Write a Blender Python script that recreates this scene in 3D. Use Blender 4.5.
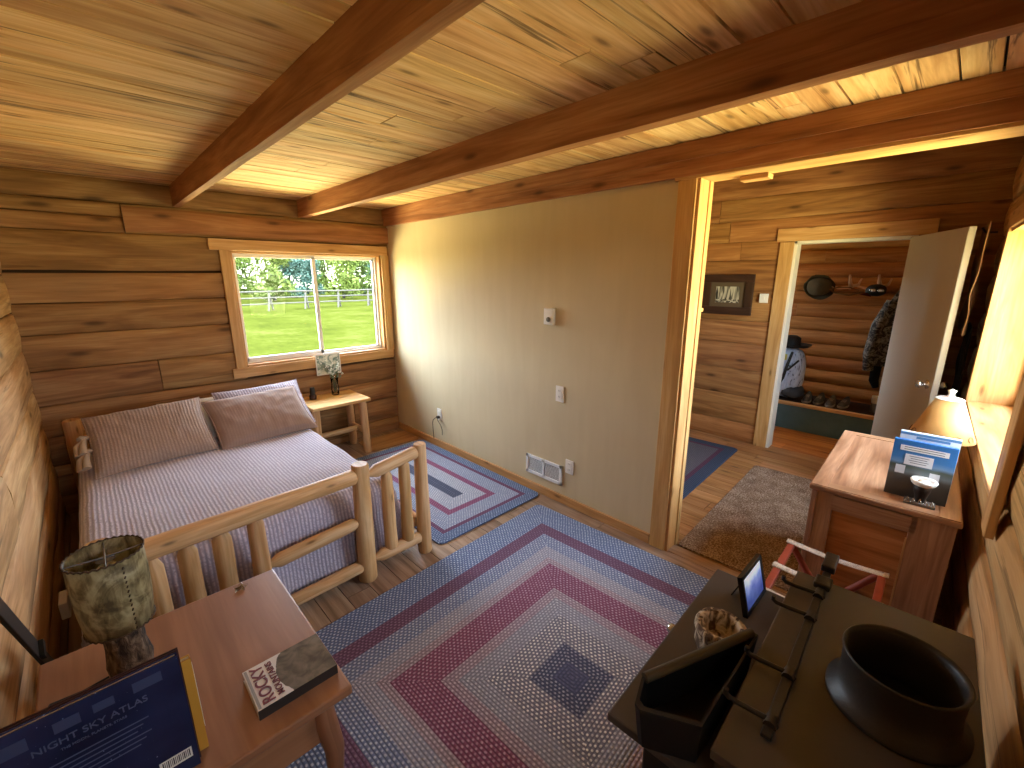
import bpy, bmesh, math, random
from mathutils import Vector, Matrix, Euler, noise
PI = math.pi
random.seed(7)
for o in list(bpy.data.objects):
    bpy.data.objects.remove(o)
SC = bpy.context.scene
COL = SC.collection
# ------------------------------------------------------------------ camera
cam_d = bpy.data.cameras.new('camera')
cam = bpy.data.objects.new('camera', cam_d)
COL.objects.link(cam)
cam_d.sensor_width = 36.0
cam_d.lens = 438.31 / 1024 * 36.0
cam_d.clip_start = 0.02
cam_d.clip_end = 400
Rm = (Matrix.Rotation(math.radians(-43.9906), 4, 'Z') @ Matrix.Rotation(math.radians(90 - 13.771), 4, 'X')
      @ Matrix.Rotation(math.radians(-0.1002), 4, 'Z'))
cam.matrix_world = Matrix.Translation((-2.3451, -4.2583, 1.6461)) @ Rm
SC.camera = cam
# ------------------------------------------------------------------ world, light and exposure
SC.view_settings.view_transform = 'Standard'
SC.view_settings.look = 'None'
SC.view_settings.gamma = 1.0
SC.view_settings.use_curve_mapping = False
SC.view_settings.exposure = 0.0
SC.cycles.diffuse_bounces = 7
SC.cycles.max_bounces = 12
SKY_UP = (0.70, 0.84, 1.0)
SKY_LOW = (0.84, 0.75, 0.36)
STR_UP, STR_LOW = 26.0, 37.0
world = bpy.data.worlds.new('daylight')
SC.world = world
world.use_nodes = True
wn, wl = world.node_tree.nodes, world.node_tree.links
wn.clear()
w_out = wn.new('ShaderNodeOutputWorld')
w_bg = wn.new('ShaderNodeBackground')
w_tc = wn.new('ShaderNodeTexCoord')
w_sep = wn.new('ShaderNodeSeparateXYZ')
w_ramp = wn.new('ShaderNodeValToRGB')
w_map = wn.new('ShaderNodeMapRange')
w_map.inputs['From Min'].default_value = -0.10
w_map.inputs['From Max'].default_value = 0.10
w_ramp.color_ramp.elements[0].color = tuple(c * STR_LOW / STR_UP for c in SKY_LOW) + (1,)
w_ramp.color_ramp.elements[1].color = SKY_UP + (1,)
w_bg.inputs['Strength'].default_value = STR_UP
wl.new(w_tc.outputs['Generated'], w_sep.inputs[0])
wl.new(w_sep.outputs['Z'], w_map.inputs['Value'])
wl.new(w_map.outputs[0], w_ramp.inputs[0])
wl.new(w_ramp.outputs[0], w_bg.inputs['Color'])
wl.new(w_bg.outputs[0], w_out.inputs[0])

def portal(name, loc, sx, sy, direction):
    """sampling portal for sky light filling a window opening"""
    ld = bpy.data.lights.new(name, 'AREA')
    ld.shape = 'RECTANGLE'
    ld.size, ld.size_y = sx, sy
    ld.energy = 1
    ld.cycles.is_portal = True
    o = bpy.data.objects.new(name, ld)
    COL.objects.link(o)
    o.location = loc
    o.rotation_euler = Vector(direction).to_track_quat('-Z', 'Y').to_euler()
portal('window_portal', (-0.757, 0.16, 1.37), 1.33, 0.97, (0, -1, 0))
portal('side_window_portal', (0.56, -4.60, 1.40), 1.6, 1.0, (-0.05, 1, 0))
portal('rear_fill_portal', (-2.10, -4.75, 1.50), .45, .55, (-0.05, 1, 0))  # portal of the added fill window
portal('entry_window_portal', (3.05, -1.68, 1.45), 0.8, 0.9, (0, -1, 0))

# ------------------------------------------------------------------ materials
def lin(h):
    h = h.lstrip('#')
    r = []
    for i in (0, 2, 4):
        c = int(h[i:i + 2], 16) / 255
        r.append(c / 12.92 if c <= 0.04045 else ((c + 0.055) / 1.055) ** 2.4)
    return tuple(r) + (1,)

class NT:
    def __init__(s, name):
        s.m = bpy.data.materials.new(name)
        s.m.use_nodes = True
        s.n, s.l = s.m.node_tree.nodes, s.m.node_tree.links
        s.b = s.n['Principled BSDF']
    def new(s, t, **kw):
        n = s.n.new(t)
        for k, v in kw.items():
            setattr(n, k, v)
        return n
    def set(s, sock, v):
        if isinstance(v, bpy.types.NodeSocket):
            s.l.new(v, sock)
        else:
            sock.default_value = v
    def math(s, op, a, b=0.0, c=0.0):
        n = s.new('ShaderNodeMath', operation=op)
        s.set(n.inputs[0], a); s.set(n.inputs[1], b); s.set(n.inputs[2], c)
        return n.outputs[0]
    def mix(s, f, a, b, mode='MIX'):
        n = s.new('ShaderNodeMix', data_type='RGBA', blend_type=mode)
        s.set(n.inputs[0], f); s.set(n.inputs[6], a); s.set(n.inputs[7], b)
        return n.outputs[2]
    def noise(s, vec, scale=1.0, detail=3.0, dist=0.0, rough=0.5):
        n = s.new('ShaderNodeTexNoise')
        s.set(n.inputs['Vector'], vec)
        n.inputs['Scale'].default_value = scale
        n.inputs['Detail'].default_value = detail
        n.inputs['Distortion'].default_value = dist
        n.inputs['Roughness'].default_value = rough
        return n.outputs[0]
    def vmath(s, op, a, b):
        n = s.new('ShaderNodeVectorMath', operation=op)
        s.set(n.inputs[0], a); s.set(n.inputs[1], b)
        return n.outputs[0]
    def ramp(s, f, els, interp='LINEAR'):
        n = s.new('ShaderNodeValToRGB')
        cr = n.color_ramp
        cr.interpolation = interp
        cr.elements[0].position, cr.elements[0].color = els[0]
        cr.elements[1].position, cr.elements[1].color = els[1]
        for p, c in els[2:]:
            e = cr.elements.new(p)
            e.color = c
        s.set(n.inputs[0], f)
        return n.outputs[0]
    def bump(s, h, strength=0.3, dist=0.01):
        n = s.new('ShaderNodeBump')
        n.inputs['Strength'].default_value = strength
        n.inputs['Distance'].default_value = dist
        s.set(n.inputs['Height'], h)
        s.l.new(n.outputs[0], s.b.inputs['Normal'])
    def uv(s):
        return s.new('ShaderNodeUVMap').outputs[0]
    def obj(s):
        return s.new('ShaderNodeTexCoord').outputs['Object']
    def attr(s, name):
        return s.new('ShaderNodeAttribute', attribute_name=name).outputs['Fac']

def wood(name, base, dark, light, knots=0.5, rough=0.6, vary=0.35, cracks=0.0, grain=1.0, bump=0.25, spec=0.3, kscale=1.0, grey=None):
    t = NT(name)
    rnd = t.attr('rnd')
    off = t.new('ShaderNodeCombineXYZ')
    t.l.new(t.math('MULTIPLY', rnd, 37.7), off.inputs[0])
    t.l.new(t.math('MULTIPLY', rnd, 91.3), off.inputs[1])
    p = t.vmath('ADD', t.uv(), off.outputs[0])
    g1 = t.noise(t.vmath('MULTIPLY', p, (1.1 * grain, 11 * grain, 1)), 1.0, 4, 1.6)
    g2 = t.noise(t.vmath('MULTIPLY', p, (5 * grain, 95 * grain, 1)), 1.0, 2, 0.3)
    g3 = t.noise(t.vmath('MULTIPLY', p, (0.9, 1.6, 1)), 1.0, 2, 0.0)
    c = t.ramp(g1, [(0.28, lin(dark)), (0.72, lin(light)), (0.5, lin(base))])
    c = t.mix(t.math('MULTIPLY', t.ramp(g2, [(0.42, (0, 0, 0, 1)), (0.66, (1, 1, 1, 1))]), 0.35), c, lin(dark))
    if grey:
        gm = t.ramp(t.math('ADD', g3, t.math('MULTIPLY', t.math('SUBTRACT', rnd, 0.5), 0.25)), [(0.50, (0, 0, 0, 1)), (0.66, (1, 1, 1, 1))])
        c = t.mix(t.math('MULTIPLY', gm, 0.6), c, lin(grey))
    h = t.math('MULTIPLY', g1, 0.6)
    h = t.math('ADD', h, t.math('MULTIPLY', g2, 0.25))
    if knots > 0:
        v = t.new('ShaderNodeTexVoronoi', feature='F1', voronoi_dimensions='2D')
        t.l.new(t.vmath('MULTIPLY', p, (1.9 * kscale, 6.5 * kscale, 1)), v.inputs['Vector'])
        v.inputs['Scale'].default_value = 1
        vs = t.new('ShaderNodeSeparateColor')
        t.l.new(v.outputs['Color'], vs.inputs[0])
        on = t.math('LESS_THAN', vs.outputs[0], knots)
        r = t.math('MULTIPLY', v.outputs['Distance'], 1.0)
        kn = t.ramp(r, [(0.03, (1, 1, 1, 1)), (0.10, (0, 0, 0, 1))])
        halo = t.ramp(r, [(0.05, (1, 1, 1, 1)), (0.26, (0, 0, 0, 1))])
        dk = tuple(x * 0.35 for x in lin(dark)[:3]) + (1,)
        c = t.mix(t.math('MULTIPLY', t.math('MULTIPLY', halo, on), 0.45), c, lin(dark))
        c = t.mix(t.math('MULTIPLY', t.math('MULTIPLY', kn, on), 0.75), c, dk)
    if cracks > 0:
        ck = t.noise(t.vmath('MULTIPLY', p, (0.7, 16, 1)), 1.0, 5, 0.8, 0.6)
        cm = t.ramp(ck, [(0.60, (0, 0, 0, 1)), (0.64, (1, 1, 1, 1)), (0.655, (1, 1, 1, 1)), (0.70, (0, 0, 0, 1))])
        dk = tuple(x * 0.25 for x in lin(dark)[:3]) + (1,)
        c = t.mix(t.math('MULTIPLY', cm, cracks), c, dk)
        h = t.math('SUBTRACT', h, t.math('MULTIPLY', cm, cracks))
    val = t.math('ADD', t.math('MULTIPLY', t.math('SUBTRACT', rnd, 0.5), vary), 1.0)
    hs = t.new('ShaderNodeHueSaturation')
    t.l.new(c, hs.inputs['Color'])
    t.l.new(val, hs.inputs['Value'])
    r2 = t.math('FRACT', t.math('MULTIPLY', rnd, 17.3))
    t.l.new(t.math('ADD', 0.5, t.math('MULTIPLY', t.math('SUBTRACT', r2, 0.5), 0.012)), hs.inputs['Hue'])
    t.l.new(hs.outputs[0], t.b.inputs['Base Color'])
    t.b.inputs['Roughness'].default_value = rough
    t.b.inputs['Specular IOR Level'].default_value = spec
    t.bump(h, bump, 0.01)
    return t.m

def plain(name, col, rough=0.6, metal=0.0, spec=0.4, vary=0.0, vscale=8.0, bump=0.0, bscale=60.0, trans=0.0):
    t = NT(name)
    if vary > 0:
        n = t.noise(t.obj(), vscale, 4, 0.4)
        a = tuple(x * (1 - vary) for x in lin(col)[:3]) + (1,)
        b = tuple(min(1, x * (1 + vary)) for x in lin(col)[:3]) + (1,)
        t.l.new(t.ramp(n, [(0.3, a), (0.7, b)]), t.b.inputs['Base Color'])
    else:
        t.b.inputs['Base Color'].default_value = lin(col)
    t.b.inputs['Roughness'].default_value = rough
    t.b.inputs['Metallic'].default_value = metal
    t.b.inputs['Specular IOR Level'].default_value = spec
    if trans:
        t.b.inputs['Transmission Weight'].default_value = trans
    if bump > 0:
        t.bump(t.noise(t.obj(), bscale, 3), bump, 0.004)
    return t.m

def glass_mat(name, tint=(1, 1, 1, 1), ior=1.25, rough=0.0):
    m = bpy.data.materials.new(name)
    m.use_nodes = True
    n, l = m.node_tree.nodes, m.node_tree.links
    n.clear()
    o = n.new('ShaderNodeOutputMaterial'); mx = n.new('ShaderNodeMixShader')
    tr = n.new('ShaderNodeBsdfTransparent'); gl = n.new('ShaderNodeBsdfGlossy'); fr = n.new('ShaderNodeFresnel')
    fr.inputs['IOR'].default_value = ior
    tr.inputs['Color'].default_value = tint
    gl.inputs['Roughness'].default_value = rough
    l.new(fr.outputs[0], mx.inputs[0]); l.new(tr.outputs[0], mx.inputs[1]); l.new(gl.outputs[0], mx.inputs[2])
    l.new(mx.outputs[0], o.inputs[0])
    return m

M = {}
M['ceil'] = wood('ceiling_pine', '#d9b07a', '#b4834c', '#e6c695', knots=0.50, vary=0.26, cracks=0.8, rough=0.7)
M['beam'] = wood('beam_fir', '#a87449', '#83552f', '#ba8a5c', knots=0.3, vary=0.2, cracks=0.25, rough=0.7, kscale=0.8)
M['hewn'] = wood('hewn_log', '#9f7346', '#78512c', '#b68d5c', knots=0.3, vary=0.34, cracks=0.4, rough=0.75, kscale=0.7, grey='#8a6a48')
M['hewn_light'] = wood('hewn_log_light', '#c69b65', '#98703f', '#d8b582', knots=0.35, vary=0.2, cracks=0.5, rough=0.75, kscale=0.7, grey='#b08c5e', bump=0.4)
M['hallplank'] = wood('hall_plank', '#a27040', '#7a4f28', '#b68650', knots=0.4, vary=0.28, cracks=0.15, rough=0.65, kscale=0.8)
M['siding'] = wood('log_siding', '#bf8249', '#955e2e', '#d0965c', knots=0.35, vary=0.12, cracks=0.1, rough=0.5, kscale=0.7)
M['trim'] = wood('pine_trim', '#c79a60', '#ab7c46', '#d4ad78', knots=0.35, vary=0.12, rough=0.5, kscale=1.2, bump=0.12)
M['floor'] = wood('floor_board', '#957861', '#705641', '#aa8f78', knots=0.3, vary=0.30, cracks=0.2, rough=0.5, spec=0.4)
M['floor_hall'] = wood('hall_floor_board', '#a87a4c', '#7e5630', '#bb9166', knots=0.3, vary=0.22, cracks=0.2, rough=0.5, spec=0.4)
M['floor_entry'] = wood('entry_floor_board', '#c07a38', '#94551f', '#d0904c', knots=0.4, vary=0.2, rough=0.45)
M['peeled'] = wood('peeled_log', '#cda272', '#a87a48', '#dcb78c', knots=0.3, vary=0.22, cracks=0.12, rough=0.5, kscale=1.6, bump=0.2)
M['tabletop'] = wood('pale_pine', '#d2a468', '#b68247', '#e2bd86', knots=0.15, vary=0.25, rough=0.45, bump=0.1)
M['cherry'] = wood('cherry_wood', '#9a694c', '#86573c', '#a97758', knots=0.0, vary=0.06, rough=0.38, bump=0.04, grain=0.8, spec=0.45)
M['oak'] = wood('oak_wood', '#a3785a', '#7b563b', '#bd9574', knots=0.0, vary=0.08, rough=0.4, bump=0.15, grain=1.2, spec=0.45)
M['chink'] = plain('chink_shadow_gap', '#3f2815', 0.9)
M['black_iron'] = plain('cast_iron_black', '#302d2b', 0.45, 0.2, vary=0.12, bump=0.1, bscale=120)
M['iron_top'] = plain('stove_plate', '#4d4743', 0.5, 0.1, vary=0.12, vscale=5, bump=0.05)
M['iron_dark'] = plain('matte_black', '#0c0b0b', 0.6)
M['steel'] = plain('nickel', '#c8c4bd', 0.25, 0.9)
M['greymetal'] = plain('grey_metal', '#77736e', 0.45, 0.6, vary=0.2)
M['white'] = plain('white_plastic', '#e6e2d8', 0.45)
M['vinyl'] = plain('white_vinyl', '#e8e8e6', 0.4)
M['doorpaint'] = plain('door_paint', '#b5a998', 0.5, vary=0.04, vscale=3)
M['jambwhite'] = plain('jamb_paint', '#e3decf', 0.5)
M['teal'] = plain('bench_teal', '#587478', 0.85, vary=0.1)
M['black'] = plain('black_plastic', '#15130f', 0.5)
M['cord'] = plain('cord_rubber', '#1f1c1a', 0.6)
M['paper'] = plain('paper', '#e5e0d4', 0.7)
M['paperedge'] = plain('page_edges', '#cfc3ab', 0.8)
M['red_wood'] = plain('red_stain', '#93402c', 0.45, vary=0.15, vscale=20)
M['glass'] = glass_mat('window_glass', ior=1.10)
M['vase'] = glass_mat('vase_glass', (0.95, 0.95, 0.94, 1), 1.3)

def plaster():
    t = NT('plaster')
    n = t.noise(t.obj(), 2.2, 5, 0.6)
    n2 = t.noise(t.vmath('MULTIPLY', t.obj(), (1, 9, 1.2)), 1.4, 4, 0.5)
    f = t.math('ADD', t.math('MULTIPLY', n, 0.5), t.math('MULTIPLY', n2, 0.5))
    c = t.ramp(f, [(0.35, lin('#c8b894')), (0.65, lin('#cfc09c'))])
    t.l.new(c, t.b.inputs['Base Color'])
    t.b.inputs['Roughness'].default_value = 0.75
    t.b.inputs['Specular IOR Level'].default_value = 0.25
    t.bump(f, 0.10, 0.01)
    return t.m
M['plaster'] = plaster()

def quilt(name, ribs=True, c1='#958c9c', c2='#c2b8c6'):
    t = NT(name)
    sx = t.new('ShaderNodeSeparateXYZ')
    t.l.new(t.uv(), sx.inputs[0])
    u, v = sx.outputs[0], sx.outputs[1]
    wob = t.math('MULTIPLY', t.noise(t.uv(), 9, 2), 0.010)
    a = t.math('SINE', t.math('MULTIPLY', t.math('ADD', u, wob), 2 * PI / 0.0185))
    a = t.math('ADD', t.math('MULTIPLY', a, 0.5), 0.5)
    b = t.noise(t.vmath('MULTIPLY', t.uv(), (60, 95, 1)), 1.0, 1, 0.4)
    b = t.ramp(b, [(.36, (0, 0, 0, 1)), (.60, (1, 1, 1, 1))])
    h = t.math('MULTIPLY', a, t.math('ADD', 0.30, t.math('MULTIPLY', b, .70)))
    if not ribs:
        h = t.math('ADD', t.math('MULTIPLY', h, 0.35), 0.3)
    t.l.new(t.ramp(h, [(0.0, lin(c1)), (0.75, lin(c2))]), t.b.inputs['Base Color'])
    t.b.inputs['Roughness'].default_value = 0.85
    t.b.inputs['Specular IOR Level'].default_value = 0.2
    t.b.inputs['Sheen Weight'].default_value = 0.3
    t.bump(h, 0.55 if ribs else 0.2, 0.005)
    return t.m
M['quilt'] = quilt('quilted_cotton')
M['sham'] = quilt('quilted_sham', True, '#967e70', '#a48c7e')
M['sham_plain'] = quilt('plain_sham', False, '#8c7266', '#9a8074')

def rug_mat(name, hx, hy, bands, fleck=1.0):
    """bands: list of (distance from the edge in m, colour, fleck colour)"""
    t = NT(name)
    s = t.new('ShaderNodeSeparateXYZ')
    t.l.new(t.obj(), s.inputs[0])
    x, y = s.outputs[0], s.outputs[1]
    dx = t.math('SUBTRACT', hx, t.math('ABSOLUTE', x))
    dy = t.math('SUBTRACT', hy, t.math('ABSOLUTE', y))
    d = t.math('MINIMUM', dx, dy)
    side = t.math('LESS_THAN', dx, dy)
    tt = t.math('ADD', t.math('MULTIPLY', side, y), t.math('MULTIPLY', t.math('SUBTRACT', 1.0, side), x))
    dmax = min(hx, hy)
    f = t.math('DIVIDE', d, dmax)
    base = t.ramp(f, [(p / dmax, lin(c)) for p, c, k in bands], 'CONSTANT')
    flk = t.ramp(f, [(p / dmax, lin(k)) for p, c, k in bands], 'CONSTANT')
    row = t.math('DIVIDE', d, 0.0145)
    rowi = t.math('FLOOR', row)
    rf = t.math('SINE', t.math('MULTIPLY', t.math('FRACT', row), PI))
    ph = t.math('ADD', t.math('DIVIDE', t.math('ADD', tt, t.math('MULTIPLY', t.noise(t.obj(), 14, 2), .02)), 0.0215), t.math('MULTIPLY', rowi, 0.5))
    pf = t.math('ADD', t.math('MULTIPLY', t.math('SINE', t.math('MULTIPLY', ph, 2 * PI)), 0.5), 0.5)
    fl = t.ramp(t.math('MULTIPLY', rf, pf), [(0.35, (0, 0, 0, 1)), (0.75, (1, 1, 1, 1))])
    jit = t.ramp(t.noise(t.obj(), 55, 1), [(0.35, (0, 0, 0, 1)), (0.6, (1, 1, 1, 1))])
    fl2 = t.math('MULTIPLY', fl, t.math('ADD', 0.45, t.math('MULTIPLY', jit, 0.5)))
    c = t.mix(t.math('MULTIPLY', fl2, fleck), base, flk)
    c = t.mix(t.math('MULTIPLY', t.math('SUBTRACT', 1.0, rf), 0.30), c, lin('#2b2836'))
    t.l.new(c, t.b.inputs['Base Color'])
    t.b.inputs['Roughness'].default_value = 0.95
    t.b.inputs['Specular IOR Level'].default_value = 0.1
    t.bump(t.math('MULTIPLY', rf, t.math('ADD', 0.6, pf)), 0.6, 0.004)
    return t.m

# ------------------------------------------------------------------ mesh builder
class MB:
    def __init__(s):
        s.v, s.f, s.uv, s.r, s.mi, s.sm = [], [], [], [], [], []
    def face(s, idx, uvs, r=0.5, mi=0, smooth=False):
        s.f.append(idx); s.uv.append(uvs); s.r.append(r); s.mi.append(mi); s.sm.append(smooth)
    def box(s, c, d, axis=None, r=None, mi=0, mat=None, rotz=0.0):
        """c centre, d full dims"""
        if r is None: r = random.random()
        if axis is None: axis = max(range(3), key=lambda i: d[i])
        b = len(s.v)
        R = Matrix.Rotation(rotz, 3, 'Z') if mat is None else mat
        for k in range(8):
            p = Vector(((k & 1) - .5, ((k >> 1) & 1) - .5, ((k >> 2) & 1) - .5))
            p = Vector((p.x * d[0], p.y * d[1], p.z * d[2]))
            s.v.append(Vector(c) + R @ p)
        quads = [((0, 2, 3, 1), 2), ((4, 5, 7, 6), 2), ((0, 1, 5, 4), 1), ((2, 6, 7, 3), 1), ((0, 4, 6, 2), 0), ((1, 3, 7, 5), 0)]
        for q, n in quads:
            others = [i for i in range(3) if i != n]
            if n == axis: ua, va = others
            else:
                ua = axis; va = [i for i in others if i != axis][0]
            uvs = []
            for k in q:
                l = (((k & 1) - .5) * d[0], (((k >> 1) & 1) - .5) * d[1], (((k >> 2) & 1) - .5) * d[2])
                uvs.append((l[ua] + c[0] * .37 if n != axis else l[ua] * .2, l[va]))
            s.face(tuple(b + k for k in q), uvs, r, mi)
        return s
    def sweep(s, o, U, W, N, L, H, D, seg=None, wob=0.004, bulge=0.01, rnd=0.012, r=None, mi=0, closed=True):
        """a hewn plank: origin o, along U, height W, outward N; D thickness; wavy edges and a soft bulge"""
        if r is None: r = random.random()
        if seg is None: seg = max(2, int(L / 0.12))
        o, U, W, N = Vector(o), Vector(U), Vector(W), Vector(N)
        sd = r * 100
        prof = [(0, 0), (0, D - rnd), (rnd * .8, D), (H * .35, D + bulge), (H * .65, D + bulge), (H - rnd * .8, D), (H, D - rnd), (H, 0)]
        n = len(prof)
        b = len(s.v)
        for i in range(seg + 1):
            u = L * i / seg
            lo = noise.noise(Vector((u * 1.7 + sd, 0, 0))) * wob
            hi = noise.noise(Vector((u * 1.7 + sd, 9.3, 0))) * wob
            for (h, dd) in prof:
                hh = h + (lo * (1 - h / H) + hi * h / H)
                de = dd + noise.noise(Vector((u * 2.5 + sd, h * 9, 3.1))) * wob * .8 if dd > 0 else dd
                s.v.append(o + U * u + W * hh + N * de)
        acc = [0]
        for k in range(1, n):
            acc.append(acc[-1] + math.hypot(prof[k][0] - prof[k - 1][0], prof[k][1] - prof[k - 1][1]))
        flip = U.cross(W).dot(N) < 0
        acc.append(acc[-1] + H)
        for i in range(seg):
            for k in range(n):
                k2 = (k + 1) % n
                q = [b + i * n + k, b + (i + 1) * n + k, b + (i + 1) * n + k2, b + i * n + k2]
                uvs = [(L * i / seg, acc[k]), (L * (i + 1) / seg, acc[k]), (L * (i + 1) / seg, acc[k + 1]), (L * i / seg, acc[k + 1])]
                if flip:
                    q.reverse(); uvs.reverse()
                s.face(tuple(q), uvs, r, mi, 2 <= k <= 4)
        for e in (0, seg):
            s.v += [Vector(s.v[b + e * n + k]) for k in range(n)]
            q = list(range(len(s.v) - n, len(s.v)))
            uvs = [(p[1] * .2, p[0]) for p in prof]
            if (e == 0) == flip:
                q.reverse(); uvs.reverse()
            s.face(tuple(q), uvs, r, mi)
        return s
    def tube(s, pts, radii, n=14, caps=True, r=None, mi=0, wob=0.0, smooth=True):
        if r is None: r = random.random()
        pts = [Vector(p) for p in pts]
        if not hasattr(radii, '__len__'): radii = [radii] * len(pts)
        b = len(s.v)
        d0 = (pts[1] - pts[0]).normalized()
        up = Vector((0, 0, 1)) if abs(d0.z) < .9 else Vector((1, 0, 0))
        x = d0.cross(up).normalized()
        acc = 0; us = []
        for i, p in enumerate(pts):
            if i == 0: d = pts[1] - pts[0]
            elif i == len(pts) - 1: d = pts[-1] - pts[-2]
            else: d = (pts[i + 1] - pts[i]).normalized() + (pts[i] - pts[i - 1]).normalized()
            d.normalize()
            x = (x - d * x.dot(d)).normalized()
            y = d.cross(x)
            if i: acc += (pts[i] - pts[i - 1]).length
            us.append(acc)
            for k in range(n):
                a = 2 * PI * k / n
                rr = radii[i] * (1 + wob * noise.noise(Vector((acc * 6 + r * 50, math.cos(a) * 1.5, math.sin(a) * 1.5))))
                s.v.append(p + (x * math.cos(a) + y * math.sin(a)) * rr)
        rm = max(radii)
        for i in range(len(pts) - 1):
            for k in range(n):
                k2 = (k + 1) % n
                s.face((b + i * n + k, b + i * n + k2, b + (i + 1) * n + k2, b + (i + 1) * n + k),
                       [(us[i], k / n * 6.28 * rm), (us[i], (k + 1) / n * 6.28 * rm), (us[i + 1], (k + 1) / n * 6.28 * rm), (us[i + 1], k / n * 6.28 * rm)], r, mi, smooth)
        if caps:
            s.v += [Vector(s.v[b + k]) for k in range(n)]
            c0 = len(s.v) - n
            s.face(tuple(c0 + k for k in range(n))[::-1], [(.03 * math.cos(2 * PI * k / n), .06 * math.sin(2 * PI * k / n)) for k in range(n)][::-1], r, mi)
            e = b + (len(pts) - 1) * n
            s.v += [Vector(s.v[e + k]) for k in range(n)]
            e = len(s.v) - n
            s.face(tuple(e + k for k in range(n)), [(.03 * math.cos(2 * PI * k / n), .06 * math.sin(2 * PI * k / n)) for k in range(n)], r, mi)
        return s
    def log(s, a, b, r0, r1=None, tip0=0.0, tip1=0.0, seg=8, r=None, tipr=0.35):
        """peeled log with optional pencil-point ends"""
        a, b = Vector(a), Vector(b)
        if r1 is None: r1 = r0
        L = (b - a).length
        d = (b - a) / L
        pts, rad = [], []
        if tip0: pts.append(a); rad.append(r0 * tipr)
        else:
            pts.append(a); rad.append(r0 * .9)
        s0 = tip0 if tip0 else min(.008, L * .1)
        s1 = tip1 if tip1 else min(.008, L * .1)
        for i in range(seg + 1):
            f = i / seg
            q = s0 + (L - s0 - s1) * f
            pts.append(a + d * q)
            rad.append((r0 + (r1 - r0) * f) * (1 + .06 * noise.noise(Vector((q * 5 + a.x * 7, a.y * 3, a.z * 5)))))
        pts.append(b); rad.append(r1 * (tipr if tip1 else .9))
        return s.tube(pts, rad, 18, True, r, 0, 0.05)
    def lathe(s, c, prof, n=28, r=0.5, mi=0, caps=False, smooth=True, wob=0.0, arc=1.0):
        """prof: list of (radius, z)"""
        b = len(s.v)
        c = Vector(c)
        for (rr, z) in prof:
            for k in range(n):
                a = 2 * PI * k / n
                w = 1 + wob * noise.noise(Vector((math.cos(a) * 2, math.sin(a) * 2, z * 12)))
                s.v.append(c + Vector((math.cos(a) * rr * w, math.sin(a) * rr * w, z)))
        R0 = max(p[0] for p in prof)
        for i in range(len(prof) - 1):
            for k in range(n):
                k2 = (k + 1) % n
                s.face((b + i * n + k, b + i * n + k2, b + (i + 1) * n + k2, b + (i + 1) * n + k),
                       [(k / n * 6.28 * R0, prof[i][1]), ((k + 1) / n * 6.28 * R0, prof[i][1]), ((k + 1) / n * 6.28 * R0, prof[i + 1][1]), (k / n * 6.28 * R0, prof[i + 1][1])], r, mi, smooth)
        if caps:
            s.face(tuple(b + k for k in range(n))[::-1], [(0, 0)] * n, r, mi)
            e = b + (len(prof) - 1) * n
            s.face(tuple(e + k for k in range(n)), [(0, 0)] * n, r, mi)
        return s
    def grid(s, fn, nu, nv, r=0.5, mi=0, smooth=True, uvs=None, wrap=False):
        b = len(s.v)
        for i in range(nu + 1):
            for j in range(nv + 1):
                s.v.append(Vector(fn(i / nu, j / nv)))
        g = uvs or (lambda u, v: (u, v))
        for i in range(nu):
            for j in range(nv):
                a = b + i * (nv + 1) + j
                s.face((a, a + nv + 1, a + nv + 2, a + 1), [g(i / nu, j / nv), g((i + 1) / nu, j / nv), g((i + 1) / nu, (j + 1) / nv), g(i / nu, (j + 1) / nv)], r, mi, smooth)
        return s
    def prism(s, poly, z0, z1, r=0.5, mi=0, mat=None):
        """polygon (x,y) extruded along z, then mat applied"""
        b = len(s.v); n = len(poly)
        Mx = mat or Matrix.Identity(4)
        for z in (z0, z1):
            for p in poly: s.v.append(Mx @ Vector((p[0], p[1], z)))
        s.face(tuple(range(b + n - 1, b - 1, -1)), [(p[0], p[1]) for p in poly][::-1], r, mi)
        s.face(tuple(range(b + n, b + 2 * n)), [(p[0], p[1]) for p in poly], r, mi)
        for k in range(n):
            k2 = (k + 1) % n
            s.face((b + k, b + k2, b + n + k2, b + n + k), [(0, 0), (.1, 0), (.1, z1 - z0), (0, z1 - z0)], r, mi)
        return s
    def build(s, name, mats, parent=None, loc=None, rotz=0.0, bevel=0.0, solid=0.0, subsurf=0):
        me = bpy.data.meshes.new(name)
        me.from_pydata([tuple(v) for v in s.v], [], s.f)
        uvl = me.uv_layers.new(name='UVMap')
        flat = [c for f in s.uv for uv in f for c in uv]
        uvl.data.foreach_set('uv', flat)
        at = me.attributes.new('rnd', 'FLOAT', 'FACE')
        at.data.foreach_set('value', s.r)
        me.polygons.foreach_set('use_smooth', s.sm)
        me.polygons.foreach_set('material_index', s.mi)
        for m in (mats if isinstance(mats, (list, tuple)) else [mats]):
            me.materials.append(M[m] if isinstance(m, str) else m)
        me.update()
        o = bpy.data.objects.new(name, me)
        COL.objects.link(o)
        if parent is not None: o.parent = parent
        if loc is not None: o.location = loc
        o.rotation_euler.z = rotz
        if solid:
            md = o.modifiers.new('solid', 'SOLIDIFY'); md.thickness = abs(solid); md.offset = -1 if solid > 0 else 1
        if bevel:
            md = o.modifiers.new('bevel', 'BEVEL'); md.width = bevel; md.segments = 2; md.limit_method = 'ANGLE'
        if subsurf:
            md = o.modifiers.new('sub', 'SUBSURF'); md.levels = subsurf; md.render_levels = subsurf
        return o

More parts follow.
